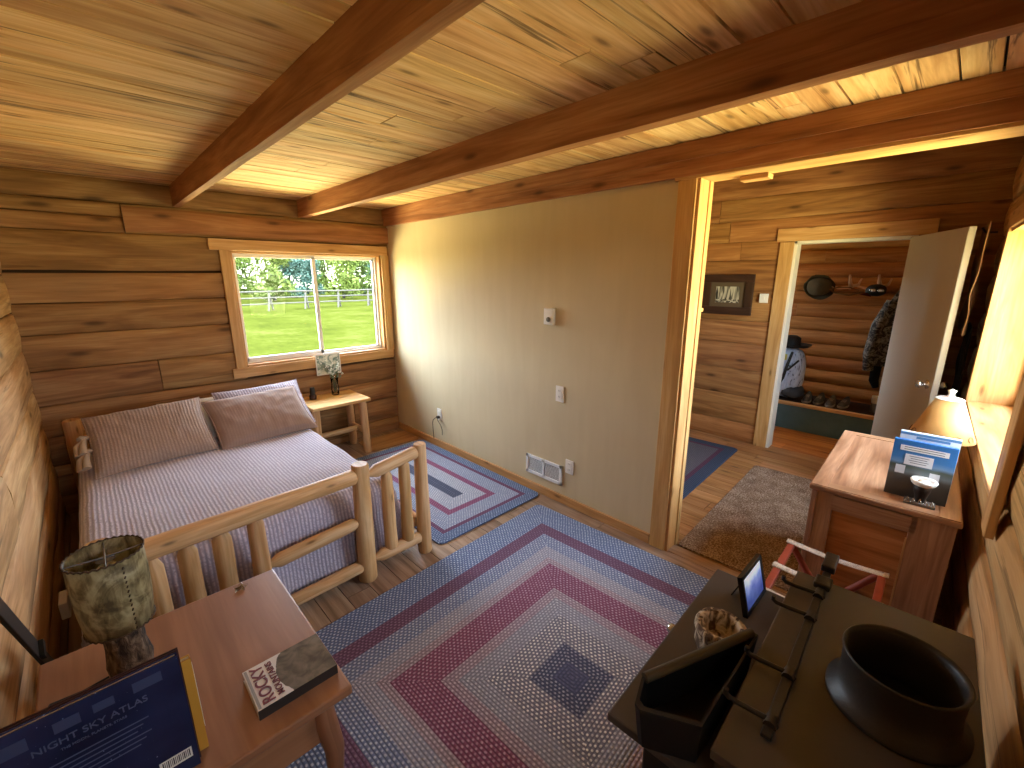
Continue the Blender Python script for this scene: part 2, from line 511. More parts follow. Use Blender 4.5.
def tag(o, label=None, cat=None, group=None, kind=None):
    if label: o['label'] = label
    if cat: o['category'] = cat
    if group: o['group'] = group
    if kind: o['kind'] = kind
    return o
def thing(name, label, cat, loc=(0, 0, 0), rotz=0.0, group=None):
    o = bpy.data.objects.new(name, None)
    COL.objects.link(o)
    o.location = loc
    o.rotation_euler.z = rotz
    o.empty_display_size = 0.05
    return tag(o, label, cat, group)
def struct(o, label=None):
    o['kind'] = 'structure'
    if label: o['label'] = label
    return o
def copy_tree(o, parent=None):
    c = o.copy(); COL.objects.link(c)
    if parent is not None: c.parent = parent
    for ch in list(o.children): copy_tree(ch, c)
    return c
def text(name, s, size, mat, parent, matrix, depth=0.0006, align='CENTER', bold=0.0, sx=1.0):
    cu = bpy.data.curves.new(name, 'FONT')
    cu.body = s; cu.size = size; cu.extrude = depth; cu.align_x = align; cu.align_y = 'CENTER'; cu.offset = bold
    t = bpy.data.objects.new(name, cu)
    COL.objects.link(t)
    bpy.context.view_layer.update()
    dg = bpy.context.evaluated_depsgraph_get()
    me = bpy.data.meshes.new_from_object(t.evaluated_get(dg))
    bpy.data.objects.remove(t)
    me.name = name
    me.materials.clear(); me.materials.append(M[mat] if isinstance(mat, str) else mat)
    o = bpy.data.objects.new(name, me)
    COL.objects.link(o)
    o.parent = parent
    o.matrix_local = matrix @ Matrix.Diagonal((sx, 1, 1, 1))
    return o
def frame_mat(origin, xdir, ydir):
    x = Vector(xdir).normalized(); y = Vector(ydir).normalized(); z = x.cross(y)
    m = Matrix((x, y, z)).transposed().to_4x4()
    m.translation = Vector(origin)
    return m

# ------------------------------------------------------------------ setting
H = 2.30                      # ceiling
XW, XE = -2.68, 0.0           # west log wall, plaster wall
ZP = 2.14                     # top of the plaster
YO, YO2, ZO = 3.192, 3.094, 2.125   # opening edge, casing outer edge, opening head height
XH = 2.28                     # hall back wall
ANG = math.atan(0.05)         # the south wall stands slightly out of square
def south(x): return -4.425 + 0.05 * (x + 0.3)

def wall_courses(name, o, U, N, L, courses, mat, hole=None, hole2=None, depth=0.05, wob=0.012, bulge=0.012, gap=0.006, back=0.10, top=None, er=.012, ext=.12, cmat='chink'):
    """o origin on the room-side face at floor level; logs stand proud towards N"""
    mb = MB()
    o, U, N = Vector(o), Vector(U).normalized(), Vector(N).normalized()
    Z = Vector((0, 0, 1))
    for (z0, z1, splits) in courses:
        xs = [0.0] + [x for x in splits if 0 < x < L] + [L]
        for a, b in zip(xs[:-1], xs[1:]):
            segs = [(a, b)]
            if hole and z0 < hole[3] - .01 and z1 > hole[2] + .01:
                segs = []
                if a < hole[0]: segs.append((a, min(b, hole[0])))
                if b > hole[1]: segs.append((max(a, hole[1]), b))
            if hole2 and z0 < hole2[3] - .01 and z1 > hole2[2] + .01:
                ns = []
                for (p, q) in segs:
                    if q <= hole2[0] or p >= hole2[1]: ns.append((p, q)); continue
                    if p < hole2[0]: ns.append((p, hole2[0]))
                    if q > hole2[1]: ns.append((hole2[1], q))
                segs = ns
            for (p, q) in segs:
                if q - p < .02: continue
                zz0, zz1 = z0, z1
                g = gap
                mb.sweep(o + U * (p + (.002 if p > 0 else 0)) + Z * (zz0 + g) - N * depth, U, Z, N, q - p - .003, zz1 - zz0 - 2 * g, depth, wob=wob, bulge=bulge, rnd=er)
    T = top or courses[-1][1]
    bo = o - N * depth
    def slab(a, b, z0, z1):
        if b - a < .001 or z1 - z0 < .001: return
        c = bo + U * ((a + b) / 2) + Z * ((z0 + z1) / 2) - N * (back / 2)
        ang = math.atan2(U.y, U.x)
        mb.box(c, (b - a, back, z1 - z0), mi=1, rotz=ang)
    if hole:
        h = hole
        if hole2:
            g = hole2
            slab(-ext, g[0], 0, T); slab(g[1], h[0], 0, T); slab(g[0], g[1], 0, g[2]); slab(g[0], g[1], g[3], T)
        else:
            slab(-ext, h[0], 0, T)
        slab(h[1], L + ext, 0, T); slab(h[0], h[1], 0, h[2]); slab(h[0], h[1], h[3], T)
    else:
        slab(-ext, L + ext, 0, T)
    return struct(mb.build(name, [mat, cmat]))

# north wall with the big window.  window opening x -1.42..-0.094, z .891..1.856
WX0, WX1, WZ0, WZ1 = -1.42, -0.094, 0.891, 1.856
L_N = 2.68
def nx(x): return x + 2.68
wall_courses('wall_north', (-2.68, 0, 0), (1, 0, 0), (0, -1, 0), L_N,
    [(0.0, .13, []), (.13, .36, [nx(-.5)]), (.36, .57, [nx(-1.3)]), (.57, .79, []), (.79, 1.03, [nx(-2.0)]), (1.03, 1.27, []), (1.27, 1.48, []), (1.48, 1.68, []),
     (1.692, 1.95, []), (1.95, 2.06, [nx(-2.04)]), (2.06, 2.15, [nx(-2.04)]), (2.15, 2.30, [])],
    'hewn', hole=(nx(WX0), nx(WX1), WZ0, WZ1), depth=0.05, wob=0.007, bulge=.004, gap=.002, er=.007, back=0.12)
# the wide reddish log over the window stands a little proud
mb = MB(); mb.sweep((-2.04, -.001, 1.962), (1, 0, 0), (0, 0, 1), (0, -1, 0), 2.038, .165, .022, wob=.012, bulge=.004)
struct(mb.build('trim_1', 'beam'), 'wide reddish hewn log over the window')
# west wall
wall_courses('wall_west', (-2.68, -4.75, 0), (0, 1, 0), (1, 0, 0), 4.95,
    [(0.0, .16, []), (.16, .40, [1.9]), (.40, .66, []), (.66, .90, [3.0]), (.90, 1.17, []), (1.17, 1.42, [1.6]), (1.42, 1.66, []), (1.66, 1.90, [3.3]), (1.90, 2.13, []), (2.13, 2.30, [])],
    'hewn_light', depth=0.05, wob=0.012, bulge=0.008, gap=.003, er=.010, back=0.12)
# plaster wall with the opening
mb = MB()
mb.box((.065, -YO / 2 + .11, 1.45), (.13, YO + .22, 2.90), mi=0)
mb.box((.065, -(YO + 4.7) / 2, 2.53), (.13, 4.7 - YO, .74), mi=0)
struct(mb.build('wall_east', 'plaster'))
# south wall, slightly rotated
US = Vector((math.cos(ANG), math.sin(ANG), 0)); NS = Vector((-math.sin(ANG), math.cos(ANG), 0))
OS = Vector((-2.9, south(-2.9) - .03, 0))
def su(x): return (x + 2.9) / math.cos(ANG)
SX0, SX1, SZ0, SZ1 = -.24, 1.40, .90, 1.90
wall_courses('wall_south', OS, US, NS, 6.9,
    [(0.0, .16, []), (.16, .42, [2.2]), (.42, .66, []), (.66, .89, []), (.89, 1.15, [1.3]), (1.15, 1.40, []), (1.40, 1.65, [1.9]), (1.65, 1.90, []), (1.90, 2.13, []), (2.13, 2.42, []), (2.42, 2.8, [])],
    'hewn_light', hole=(su(SX0), su(SX1), SZ0, SZ1), hole2=(su(-2.33), su(-1.88), 1.22, 1.78), depth=0.05, wob=0.010, bulge=0.012, gap=.003, back=0.20)
# hall back wall with the doorway y -3.89..-3.06, to z 1.945
DY0, DY1, DZ = -3.89, -3.075, 1.945
wall_courses('wall_hall', (XH, -4.5, 0), (0, 1, 0), (-1, 0, 0), 4.65,
    [(0.0, .19, [2.6]), (.19, .47, []), (.47, .74, [3.2]), (.74, 1.0, []), (1.0, 1.22, [2.9]), (1.22, 1.50, []), (1.50, 1.79, []), (1.79, 1.96, [1.87]), (1.96, 2.15, [1.99]), (2.15, 2.35, [2.1]), (2.35, 2.57, []), (2.57, 2.8, [])],
    'hallplank', hole=(DY0 + 4.5, DY1 + 4.5, 0, DZ), depth=0.03, wob=0.002, bulge=0.0, gap=.001, er=.003, back=0.08)
# hall end wall and entry room walls
wall_courses('wall_hall_end', (.13, .0, 0), (1, 0, 0), (0, -1, 0), 2.2,
    [(i * .28, (i + 1) * .28, [1.1 + .3 * (i % 2)]) for i in range(10)], 'hallplank', depth=0.03, wob=0.002, bulge=0, gap=.001, er=.003)
mb = MB()
o = Vector((3.62, -4.5, 0))
for i in range(18):
    z0 = i * .1485
    prof = []
    mb.sweep((3.67, -4.5, z0 + .002), (0, 1, 0), (0, 0, 1), (-1, 0, 0), (2.898 if i % 4 else 1.45 + .1 * (i % 3)), .1475, .03, wob=.001, bulge=.020, rnd=.010)
    mb.sweep((3.67, -4.5 + (2.898 if i % 4 else 1.45 + .1 * (i % 3)) + .002, z0 + .002), (0, 1, 0), (0, 0, 1), (-1, 0, 0), 2.9 - (2.898 if i % 4 else 1.45 + .1 * (i % 3)), .1475, .03, wob=.001, bulge=.020, rnd=.010)
mb.box((3.73, -3.05, 1.33), (.12, 2.9, 2.66), mi=1)
struct(mb.build('wall_entry_back', ['siding', 'chink']))
wall_courses('wall_entry_side', (2.36, -1.72, 0), (1, 0, 0), (0, -1, 0), 1.32,
    [(i * .1485, (i + 1) * .1485, []) for i in range(18)], 'siding', hole=(.3, 1.1, 1.0, 1.9), depth=0.03, wob=0.002, bulge=0.02, gap=.002)
# floors
def boards(name, x0, x1, y0, y1, w, mat, z=0.0, th=.03, along='y', gap=.004):
    mb = MB()
    if along == 'y':
        x = x0
        while x < x1 - .001:
            ww = min(w * random.uniform(.92, 1.08), x1 - x)
            ys = [y0, y0 + random.uniform(.3, .7) * (y1 - y0), y1]
            for a, b in zip(ys[:-1], ys[1:]):
                mb.box((x + ww / 2, (a + b) / 2, z - th / 2), (ww - gap, b - a - gap, th), axis=1)
            x += ww
    else:
        y = y0
        while y < y1 - .001:
            ww = min(w * random.uniform(.85, 1.15), y1 - y)
            xs = [x0, x0 + random.uniform(.2, .8) * (x1 - x0), x1]
            for a, b in zip(xs[:-1], xs[1:]):
                mb.box(((a + b) / 2, y + ww / 2, z - th / 2), (b - a - gap, ww - gap, th), axis=0)
            y += ww
    mb.box(((x0 + x1) / 2, (y0 + y1) / 2, z - th - .04), (x1 - x0, y1 - y0, .08), mi=1)
    return mb.build(name, [mat, 'chink'])
struct(boards('floor', -2.8, .10, -4.75, .1, .135, 'floor'))
struct(boards('floor_hall', .10, 2.37, -4.75, .1, .135, 'floor_hall'))
struct(boards('floor_entry', 2.37, 3.75, -4.6, -1.6, .16, 'floor_entry'))
# ceilings: planks run across the room, towards the beams
mb = MB()
y = 0.1
while y > -4.75:
    w = random.choice([.085, .10, .13, .15])
    xs = [-2.8]
    while xs[-1] < .06:
        xs.append(min(.06, xs[-1] + random.uniform(1.5, 3.2)))
    if xs[-1] - xs[-2] < .25: xs.pop(-2)
    for a, b in zip(xs[:-1], xs[1:]):
        mb.box(((a + b) / 2, y - w / 2, H + .012 + random.uniform(-.002, .002)), (b - a - .004, w - .008, .024), axis=0)
    y -= w
mb.box((-1.35, -2.32, H + .075), (3.0, 5.0, .10), mi=1)
M['seam'] = plain('dark_seam', '#1e1209', 0.95)
struct(mb.build('ceiling', ['ceil', 'seam']))
mb = MB(); mb.box((1.9, -2.32, 2.84), (4.2, 5.4, .10), axis=0)
struct(mb.build('ceiling_hall', 'hallplank'))
# ceiling beams
def beam(name, x0, x1, z0, label):
    mb = MB()
    mb.sweep((x0, .02, z0), (0, -1, 0), (0, 0, 1), (1, 0, 0), 4.55, H - z0 + .001, x1 - x0, wob=.004, bulge=0, rnd=.004)
    return struct(mb.build(name, 'beam'), label)
beam('trim_2', -1.7415, -1.695, 2.154, 'ceiling beam nearest the west log wall')
beam('trim_3', -.850, -.788, 2.154, 'ceiling beam nearest the plaster wall')
mb = MB(); mb.sweep((-.035, .0, ZP), (0, -1, 0), (0, 0, 1), (1, 0, 0), 4.42, H - ZP, .04, wob=.003, bulge=0, rnd=.003, r=.35)
mb.sweep((-.045, .0, ZP + .075), (0, -1, 0), (0, 0, 1), (1, 0, 0), 4.42, H - ZP - .078, .02, wob=.002, bulge=0, rnd=.003, r=.42)
struct(mb.build('trim_4', 'beam'), 'header beam along the top of the plaster wall')
# baseboards
def struct_box(name, boxes, mat, bevel=.003, label=None):
    mb = MB()
    for b in boxes: mb.box(*b[:2], **(b[2] if len(b) > 2 else {}))
    return struct(mb.build(name, mat, bevel=bevel), label)
struct_box('baseboard_east', [((-.010, -YO2 / 2, .032), (.019, YO2 - .01, .064))], 'trim')
struct_box('baseboard_north', [((-1.34, -.022, .035), (2.66, .018, .07))], 'hewn')
# opening casing and jamb lining
struct_box('trim_5', [((-.011, -(YO2 + YO) / 2 + .0, (ZO + 0) / 2), (.022, YO - YO2, ZO), dict(axis=2)),
                      ((-.013, -(YO2 - .02 + 4.40) / 2, (ZO + 2.2137) / 2), (.026, 4.40 - YO2 + .02, 2.2137 - ZO), dict(axis=1))], 'trim', label='pine casing around the wide opening')
struct_box('trim_6', [((.065, -YO - .009, ZO / 2), (.158, .018, ZO), dict(axis=2)),
                      ((.065, -(YO + 4.36) / 2, ZO + .010), (.158, 4.36 - YO, .02), dict(axis=1)),
                      ((.10, -YO - .0215, ZO / 2), (.03, .007, ZO), dict(axis=2)),
                      ((.125, -3.42, ZO - .012), (.07, .13, .022), dict(axis=1))], 'trim', label='light pine lining inside the wide opening')
# hall door casing
struct_box('trim_7', [((XH - .011, DY1 + .055, .97), (.022, .11, 1.94), dict(axis=2)),
                      ((XH - .012, (DY0 + DY1) / 2 + .02, DZ + .055), (.024, DY1 - DY0 + .24, .11), dict(axis=1))], 'trim', label='pine casing around the entry doorway')
struct_box('trim_8', [((XH + .06, DY1 - .012, DZ / 2), (.13, .024, DZ), dict(axis=2)), ((XH + .06, DY0 + .012, DZ / 2), (.13, .024, DZ), dict(axis=2)),
                      ((XH + .06, (DY0 + DY1) / 2, DZ - .012), (.13, DY1 - DY0, .024), dict(axis=1))], 'jambwhite', label='white painted jamb of the entry doorway')

# window_1 (north)
def window(name, cx0, cx1, z0, z1, place, depth, sill_back, casing, mats=('vinyl', 'trim'), split=.52, label=None, near_drop=.0, flip=False):
    """local: x along the wall, y outwards, z up. place: Matrix"""
    root = bpy.data.objects.new(name, None); COL.objects.link(root)
    root.matrix_world = place
    rv = -.012 if name in ('window_2', 'fill_window') else 0.0
    root['kind'] = 'structure'
    if label: root['label'] = label
    w = cx1 - cx0
    # reveal lining
    mb = MB()
    for (c, d, ax) in [((cx0 + .009, (depth + rv) / 2, (z0 + z1) / 2), (.018, depth - rv, z1 - z0), 2), ((cx1 - .009, (depth + rv) / 2, (z0 + z1) / 2), (.018, depth - rv, z1 - z0), 2),
                   (((cx0 + cx1) / 2, depth / 2, z1 - .009), (w, depth, .018), 0)]:
        mb.box(c, d, axis=ax)
    mb.build('reveal', mats[1], root)
    mb = MB(); mb.box(((cx0 + cx1) / 2, depth / 2 - .005, z0 + .009), (w - .03, depth + .01, .018), axis=0)
    mb.build('sill', mats[1], root, bevel=.003)
    # vinyl frame
    fd = .05; yb = depth - fd / 2
    a0, a1, b0, b1 = cx0 + .018, cx1 - .018, z0 + .018, z1 - .018
    t = .014
    mb = MB()
    for c, d in [(((a0 + a1) / 2, yb, b0 + t / 2), (a1 - a0, fd, t)), (((a0 + a1) / 2, yb, b1 - t / 2), (a1 - a0, fd, t)),
                 ((a0 + t / 2, yb, (b0 + b1) / 2), (t, fd, b1 - b0)), ((a1 - t / 2, yb, (b0 + b1) / 2), (t, fd, b1 - b0))]:
        mb.box(c, d)
    mb.build('window_frame', mats[0], root, bevel=.003)
    mid = a0 + (a1 - a0) * split
    for k, (p, q, yy) in enumerate([(a0 + t, mid + .012, yb - .012), (mid - .012, a1 - t, yb + .012)]):
        mb = MB(); st = .018; ls, rs_ = (st, .032) if k == 0 else (.032, st)
        zb, zt = b0 + t, b1 - t
        if k == 0: lowt = .034
        else: lowt = st
        for c, d in [(((p + q) / 2, yy, zb + lowt / 2), (q - p, .022, lowt)), (((p + q) / 2, yy, zt - st / 2), (q - p, .022, st)),
                     ((p + ls / 2, yy, (zb + zt) / 2), (ls, .022, zt - zb)), ((q - rs_ / 2, yy, (zb + zt) / 2), (rs_, .022, zt - zb))]:
            mb.box(c, d)
        sash = mb.build('sash', mats[0], root, bevel=.002)
        mb = MB(); mb.box(((p + q) / 2, yy, (zb + zt) / 2), (q - p - 2 * st + .004, .004, zt - zb - 2 * st + .004))
        mb.build('pane', 'glass', sash)
        if k == 0:
            mb = MB(); mb.box((q - st / 2, yy - .016, (zb + zt) / 2), (.014, .012, .07))
            mb.build('latch', mats[0], sash, bevel=.003)
    # casing on the room side
    for nm, boxes in casing:
        mb = MB()
        for c, d, ax in boxes: mb.box(c, d, axis=ax)
        mb.build(nm, mats[1], root, bevel=.003)
    return root
window('window_1', WX0, WX1, WZ0, WZ1, Matrix.Identity(4), .115, .1,
    [('casing', [((WX0 - .037, -.014, (WZ0 + WZ1) / 2 + .0), (.074, .028, WZ1 - WZ0), 2)]),
     ('casing', [((WX1 + .040, -.014, (WZ0 + WZ1) / 2), (.080, .028, WZ1 - WZ0), 2)]),
     ('head_casing', [((-.795, -.016, WZ1 + .043), (1.53, .032, .086), 0)]),
     ('apron', [((-.777, -.016, WZ0 - .041), (1.50, .032, .082), 0)])],
    label='wide sliding window of two panes looking on the field')
PS = Matrix.Translation((0, south(0), 0)) @ Matrix.Rotation(ANG, 4, 'Z') @ Matrix.Rotation(PI, 4, 'Z')
# local x runs towards -x world there
window('window_2', -SX1 / math.cos(ANG), -SX0 / math.cos(ANG), SZ0, SZ1, PS, .24, .1,
    [('casing', [((.300, -.004, (SZ0 + SZ1) / 2 - .0), (.11, .024, SZ1 - SZ0 + .17), 2)]),
     ('casing', [((-SX1 - .030, -.003, (SZ0 + SZ1) / 2), (.06, .022, SZ1 - SZ0), 2)]),
     ('head_casing', [((-.58, -.003, SZ1 + .045), (1.85, .022, .09), 0)]),
     ('apron', [((-.60, -.002, SZ0 - .035), (1.64, .018, .07), 0)])],
    split=.5, label='side window with a deep pine reveal beside the dresser')
window('fill_window', 1.88 / math.cos(ANG), 2.33 / math.cos(ANG), 1.22, 1.78, PS, .24, .1,
    [('casing', [((1.85, -.004, 1.50), (.06, .024, .68), 2)]), ('casing', [((2.36, -.004, 1.50), (.06, .024, .68), 2)]),
     ('head_casing', [((2.105, -.004, 1.81), (.45, .024, .06), 0)]), ('apron', [((2.105, -.004, 1.19), (.45, .024, .06), 0)])],
    split=.5, label='added fill light window in the side wall behind the camera')  # unseen window added to bring fill light into the near end of the room
PE = Matrix.Translation((2.36, -1.72, 0))
window('window_3', .3, 1.1, 1.0, 1.9, PE, .10, .1, [], label='entry room window')

# ------------------------------------------------------------------ outdoors
def ground_mat():
    t = NT('meadow_grass')
    n1 = t.noise(t.obj(), .35, 5, .5)
    n2 = t.noise(t.vmath('MULTIPLY', t.obj(), (3.5, 1.2, 1)), 1.6, 5, .3, .7)
    f = t.math('ADD', t.math('MULTIPLY', n1, .55), t.math('MULTIPLY', n2, .45))
    t.l.new(t.ramp(f, [(.36, lin('#2c300f')), (.5, lin('#363a12')), (.66, lin('#44441f'))]), t.b.inputs['Base Color'])
    t.b.inputs['Roughness'].default_value = .95
    t.b.inputs['Specular IOR Level'].default_value = 0.0
    t.bump(n2, .5, .05)
    return t.m
M['grass'] = ground_mat()
mb = MB()
mb.grid(lambda u, v: (-30 + 90 * u, 4.0 + 86 * v, -.5 + .12 * noise.noise(Vector((u * 14, v * 12, 0)))), 60, 60, uvs=lambda u, v: (90 * u, 86 * v))
tag(mb.build('meadow', 'grass'), 'bright green meadow beyond the window', 'grass', kind='structure')
M['pale_rail'] = plain('weathered_rail', '#48433a', .9)
fr = thing('rail_fence', 'weathered pole fence crossing the meadow in front of the trees', 'fence', (0, 28, -.5))
for k in range(14):
    x = 2.0 + 2.3 * k
    mb = MB()
    mb.tube([(x - .25, -.35, -.1), (x + .02, .0, 1.25)], .06, 8)
    mb.tube([(x + .25, .35, -.1), (x - .02, .0, 1.25)], .06, 8)
    mb.build('fence_post', 'pale_rail', fr)
for zz in (1.2, .82, .42):
    mb = MB()
    for k in range(6):
        x = 2.0 + 4.6 * k
        mb.tube([(x - .2, -.08, zz + random.uniform(-.03, .03)), (x + 4.8, -.08, zz + random.uniform(-.03, .03))], .045, 8)
    mb.build('fence_rail', 'pale_rail', fr)
def leaf_mat(name, a, b):
    t = NT(name)
    n = t.noise(t.obj(), .9, 3)
    t.l.new(t.ramp(n, [(.35, lin(a)), (.65, lin(b))]), t.b.inputs['Base Color'])
    t.b.inputs['Roughness'].default_value = .8
    t.b.inputs['Specular IOR Level'].default_value = .0
    return t.m
M['leaf_a'] = leaf_mat('tree_leaves_mid', '#384518', '#525e30')
M['leaf_b'] = leaf_mat('tree_leaves_pale', '#485420', '#626c38')
M['leaf_c'] = leaf_mat('tree_leaves_blue', '#30443a', '#4e6256')
M['bark'] = plain('tree_bark', '#1f1813', .9, vary=.3)
def tree(x, y, hgt, wid, mat, label):
    t = thing('deciduous_tree', label, 'tree', (x, y, -.45), random.uniform(0, 6), group='trees along the far edge of the meadow')
    mb = MB()
    mb.tube([(0, 0, 0), (.05, .02, hgt * .35), (-.05, 0, hgt * .7)], [.16, .11, .04], 8)
    for k in range(4):
        a = k * 1.7
        mb.tube([(0, 0, hgt * .3), (math.cos(a) * wid * .3, math.sin(a) * wid * .3, hgt * (.5 + .05 * k))], [.06, .02], 6)
    mb.build('trunk', 'bark', t)
    mb = MB()
    blobs = []
    for k in range(22):
        a = random.uniform(0, 2 * PI); r = wid * .5 * random.uniform(.1, .8); z = hgt * random.uniform(.10, .93)
        blobs.append((Vector((math.cos(a) * r * (1.1 - z / hgt * .6), math.sin(a) * r * (1.1 - z / hgt * .6), z)), wid * random.uniform(.18, .28)))
    for k in range(4200):
        c, br = random.choice(blobs)
        d = Vector((random.gauss(0, 1), random.gauss(0, 1), random.gauss(0, 1))).normalized()
        p = c + d * br * random.uniform(.7, 1.05)
        s = random.uniform(.10, .20)
        e1 = Vector((random.gauss(0, 1), random.gauss(0, 1), random.gauss(0, 1))).normalized()
        e2 = (e1.cross(d) + Vector((0, 0, .01))).normalized()
        b = len(mb.v)
        mb.v += [p - e1 * s, p + e2 * s * .6, p + e1 * s, p - e2 * s * .6]
        mb.face((b, b + 1, b + 2, b + 3), [(0, 0)] * 4)
    mb.build('foliage', mat, t)
    return t
kinds = [('leaf_a', 'mid green rounded tree at the far edge of the meadow'), ('leaf_b', 'yellow green loose tree at the far edge of the meadow'), ('leaf_c', 'blue green airy tree at the far edge of the meadow')]
protos = [tree(0, 0, 6.0, 4.6, k[0], k[1]) for k in kinds]
used = set()
spots = [((4.5 + 1.85 * k) * (40, 47, 54, 61)[k % 4] / 46, (40, 47, 54, 61)[k % 4], (2, 0, 1, 0, 1, 2, 2, 0, 1, 0, 2, 1)[k % 12]) for k in range(15)]
for (x, y, k) in spots:
    if k in used: t = copy_tree(protos[k])
    else: t = protos[k]; used.add(k)
    t.location = (x, y, -.45)
    s = random.uniform(.8, 1.1); t.scale = (s, s, s * random.uniform(.85, 1.05))
    t.rotation_euler.z = random.uniform(0, 6)

# ------------------------------------------------------------------ rugs
def rounded_rect(hx, hy, r, n=5):
    pts = []
    for cx, cy, a0 in ((hx - r, hy - r, 0), (-hx + r, hy - r, 90), (-hx + r, -hy + r, 180), (hx - r, -hy + r, 270)):
        for k in range(n + 1):
            a = math.radians(a0 + 90 * k / n)
            pts.append((cx + math.cos(a) * r, cy + math.sin(a) * r))
    return pts
def rug(label, cx, cy, hx, hy, rotz, bands, rr=.05, cat='rug', name='braided_rug', mat=None, fleck=1.0):
    m = mat or rug_mat(name, hx, hy, bands, fleck)
    mb = MB(); mb.prism(rounded_rect(hx, hy, rr), .001, .011)
    o = mb.build(name, m, None, (cx, cy, 0), rotz, bevel=.003)
    return tag(o, label, cat)
rug('large square braided rug in the middle of the floor between bed and stove', -1.130, -3.355, 1.025, 1.03, math.radians(3.0),
    [(0, '#68779a', '#c0cde2'), (.185, '#6e5068', '#8c7488'), (.275, '#767f9c', '#c6cddc'), (.37, '#9494a4', '#c6c6d0'), (.45, '#988892', '#c8bac4'), (.49, '#825068', '#c09cae'),
     (.64, '#95838f', '#c8bac2'), (.69, '#8e8d9a', '#c6c5ce'), (.775, '#7c7a88', '#efece8'), (.90, '#50546c', '#a8abb8'), (.965, '#565a76', '#686b84')], .04)
rug('narrow braided rug beside the bed along the plaster wall', -.515, -1.36, .475, .83, math.radians(.5),
    [(0, '#5c6b8c', '#a5b4cc'), (.085, '#6c4a64', '#826078'), (.118, '#8790aa', '#c6cedc'), (.25, '#84506e', '#a87892'), (.30, '#9ba0b2', '#d6dae4'), (.425, '#4f566c', '#666c82')], .05)
rug('braided rug on the hall floor seen past the opening jamb', 1.15, -1.83, .82, 1.13, math.radians(3.0),
    [(0, '#3e4a60', '#566178'), (.10, '#5a3c50', '#6c4c60'), (.14, '#5e5d68', '#77767f'), (.5, '#55404c', '#6a5560'), (.6, '#5e5d68', '#77767f')], .05)
def mat_speckle():
    t = NT('entry_mat_pile')
    n = t.noise(t.obj(), 90, 3, .2, .7)
    n2 = t.noise(t.obj(), 9, 3)
    f = t.math('ADD', t.math('MULTIPLY', n, .75), t.math('MULTIPLY', n2, .25))
    t.l.new(t.ramp(f, [(.40, lin('#66503e')), (.50, lin('#8a7462')), (.60, lin('#b4a494'))]), t.b.inputs['Base Color'])
    t.b.inputs['Roughness'].default_value = 1
    t.b.inputs['Specular IOR Level'].default_value = .05
    t.bump(n, .7, .006)
    return t.m
rug('speckled brown doormat on the floor in the wide opening', .93, -3.55, .82, .36, math.radians(2.5), None, .03, 'doormat', 'doormat', mat_speckle())
def boardmat():
    return M['floor_entry']
# the pale square of board/mat in the corner by the bedside table
mb = MB(); mb.prism(rounded_rect(.26, .17, .03), .001, .006)
tag(mb.build('floor_panel', 'floor_hall', None, (-.30, -.31, 0), 0), 'thin wood panel lying in the floor corner beside the bedside table', 'panel')

# ------------------------------------------------------------------ log bed
BX0, BX1, BYF, BYH = -2.555, -1.07, -2.16, -.11
bed = thing('log_bed', 'peeled log bed frame with pencil-point rails standing in the corner under the window', 'bed', (BX0, BYF, 0))
def bl(name, a, b, r0, r1=None, t0=0, t1=0):
    off = Vector((BX0, BYF, 0))
    mb = MB(); mb.log(Vector(a) - off, Vector(b) - off, r0, r1, t0, t1)
    return mb.build(name, 'peeled', bed)
bl('post', (BX1, BYF, 0), (BX1, BYF, .705), .043, .037)
bl('post', (-1.445, BYF, 0), (-1.435, BYF, .69), .050, .044)
bl('post', (-2.455, BYF, 0), (-2.455, BYF, .69), .047, .042)
bl('top_rail', (-2.44, BYF, .597), (-1.47, BYF, .628), .046, .040)
bl('top_rail', (-1.40, BYF, .615), (-1.10, BYF, .660), .036, .036, .05, 0)
for x, zt in ((-2.318, .575), (-2.203, .590), (-2.080, .600), (-1.945, .615)):
    bl('spindle', (x, BYF, .08), (x, BYF, zt - .005), .040, .036, 0, .055)
bl('middle_rail', (-1.92, BYF, .325), (-1.455, BYF, .365), .036, .034, .05, .05)
bl('bottom_rail', (-2.44, BYF, .053), (-1.435, BYF, .095), .034, .034, 0, .02)
bl('bottom_rail', (-1.40, BYF, .105), (-1.09, BYF, .110), .036, .034, .05, .02)
bl('spindle', (-1.29, BYF, .13), (-1.29, BYF, .62), .038, .032, 0, .05)
bl('spindle', (-1.18, BYF, .13), (-1.18, BYF, .655), .036, .032, 0, .05)
# head end
bl('post', (-2.53, BYH, 0), (-2.53, BYH, .70), .060, .052)
bl('post', (-1.14, BYH, 0), (-1.14, BYH, .64), .050, .045)
bl('headboard_rail', (-2.50, BYH, .58), (-1.16, BYH, .58), .036, .036, 0, 0)
bl('headboard_rail', (-2.50, BYH, .30), (-1.16, BYH, .30), .036, .036, 0, 0)
bl('side_rail', (-1.10, BYF + .03, .20), (-1.14, BYH - .03, .20), .038, .036)
bl('side_rail', (-2.47, BYF + .03, .20), (-2.53, BYH - .03, .20), .036, .036)
mb = MB()
for k in range(8): mb.box((-1.835 - BX0, -.28 - k * .22 - BYF, .165), (1.32, .09, .02))
mb.build('slat', 'peeled', bed)
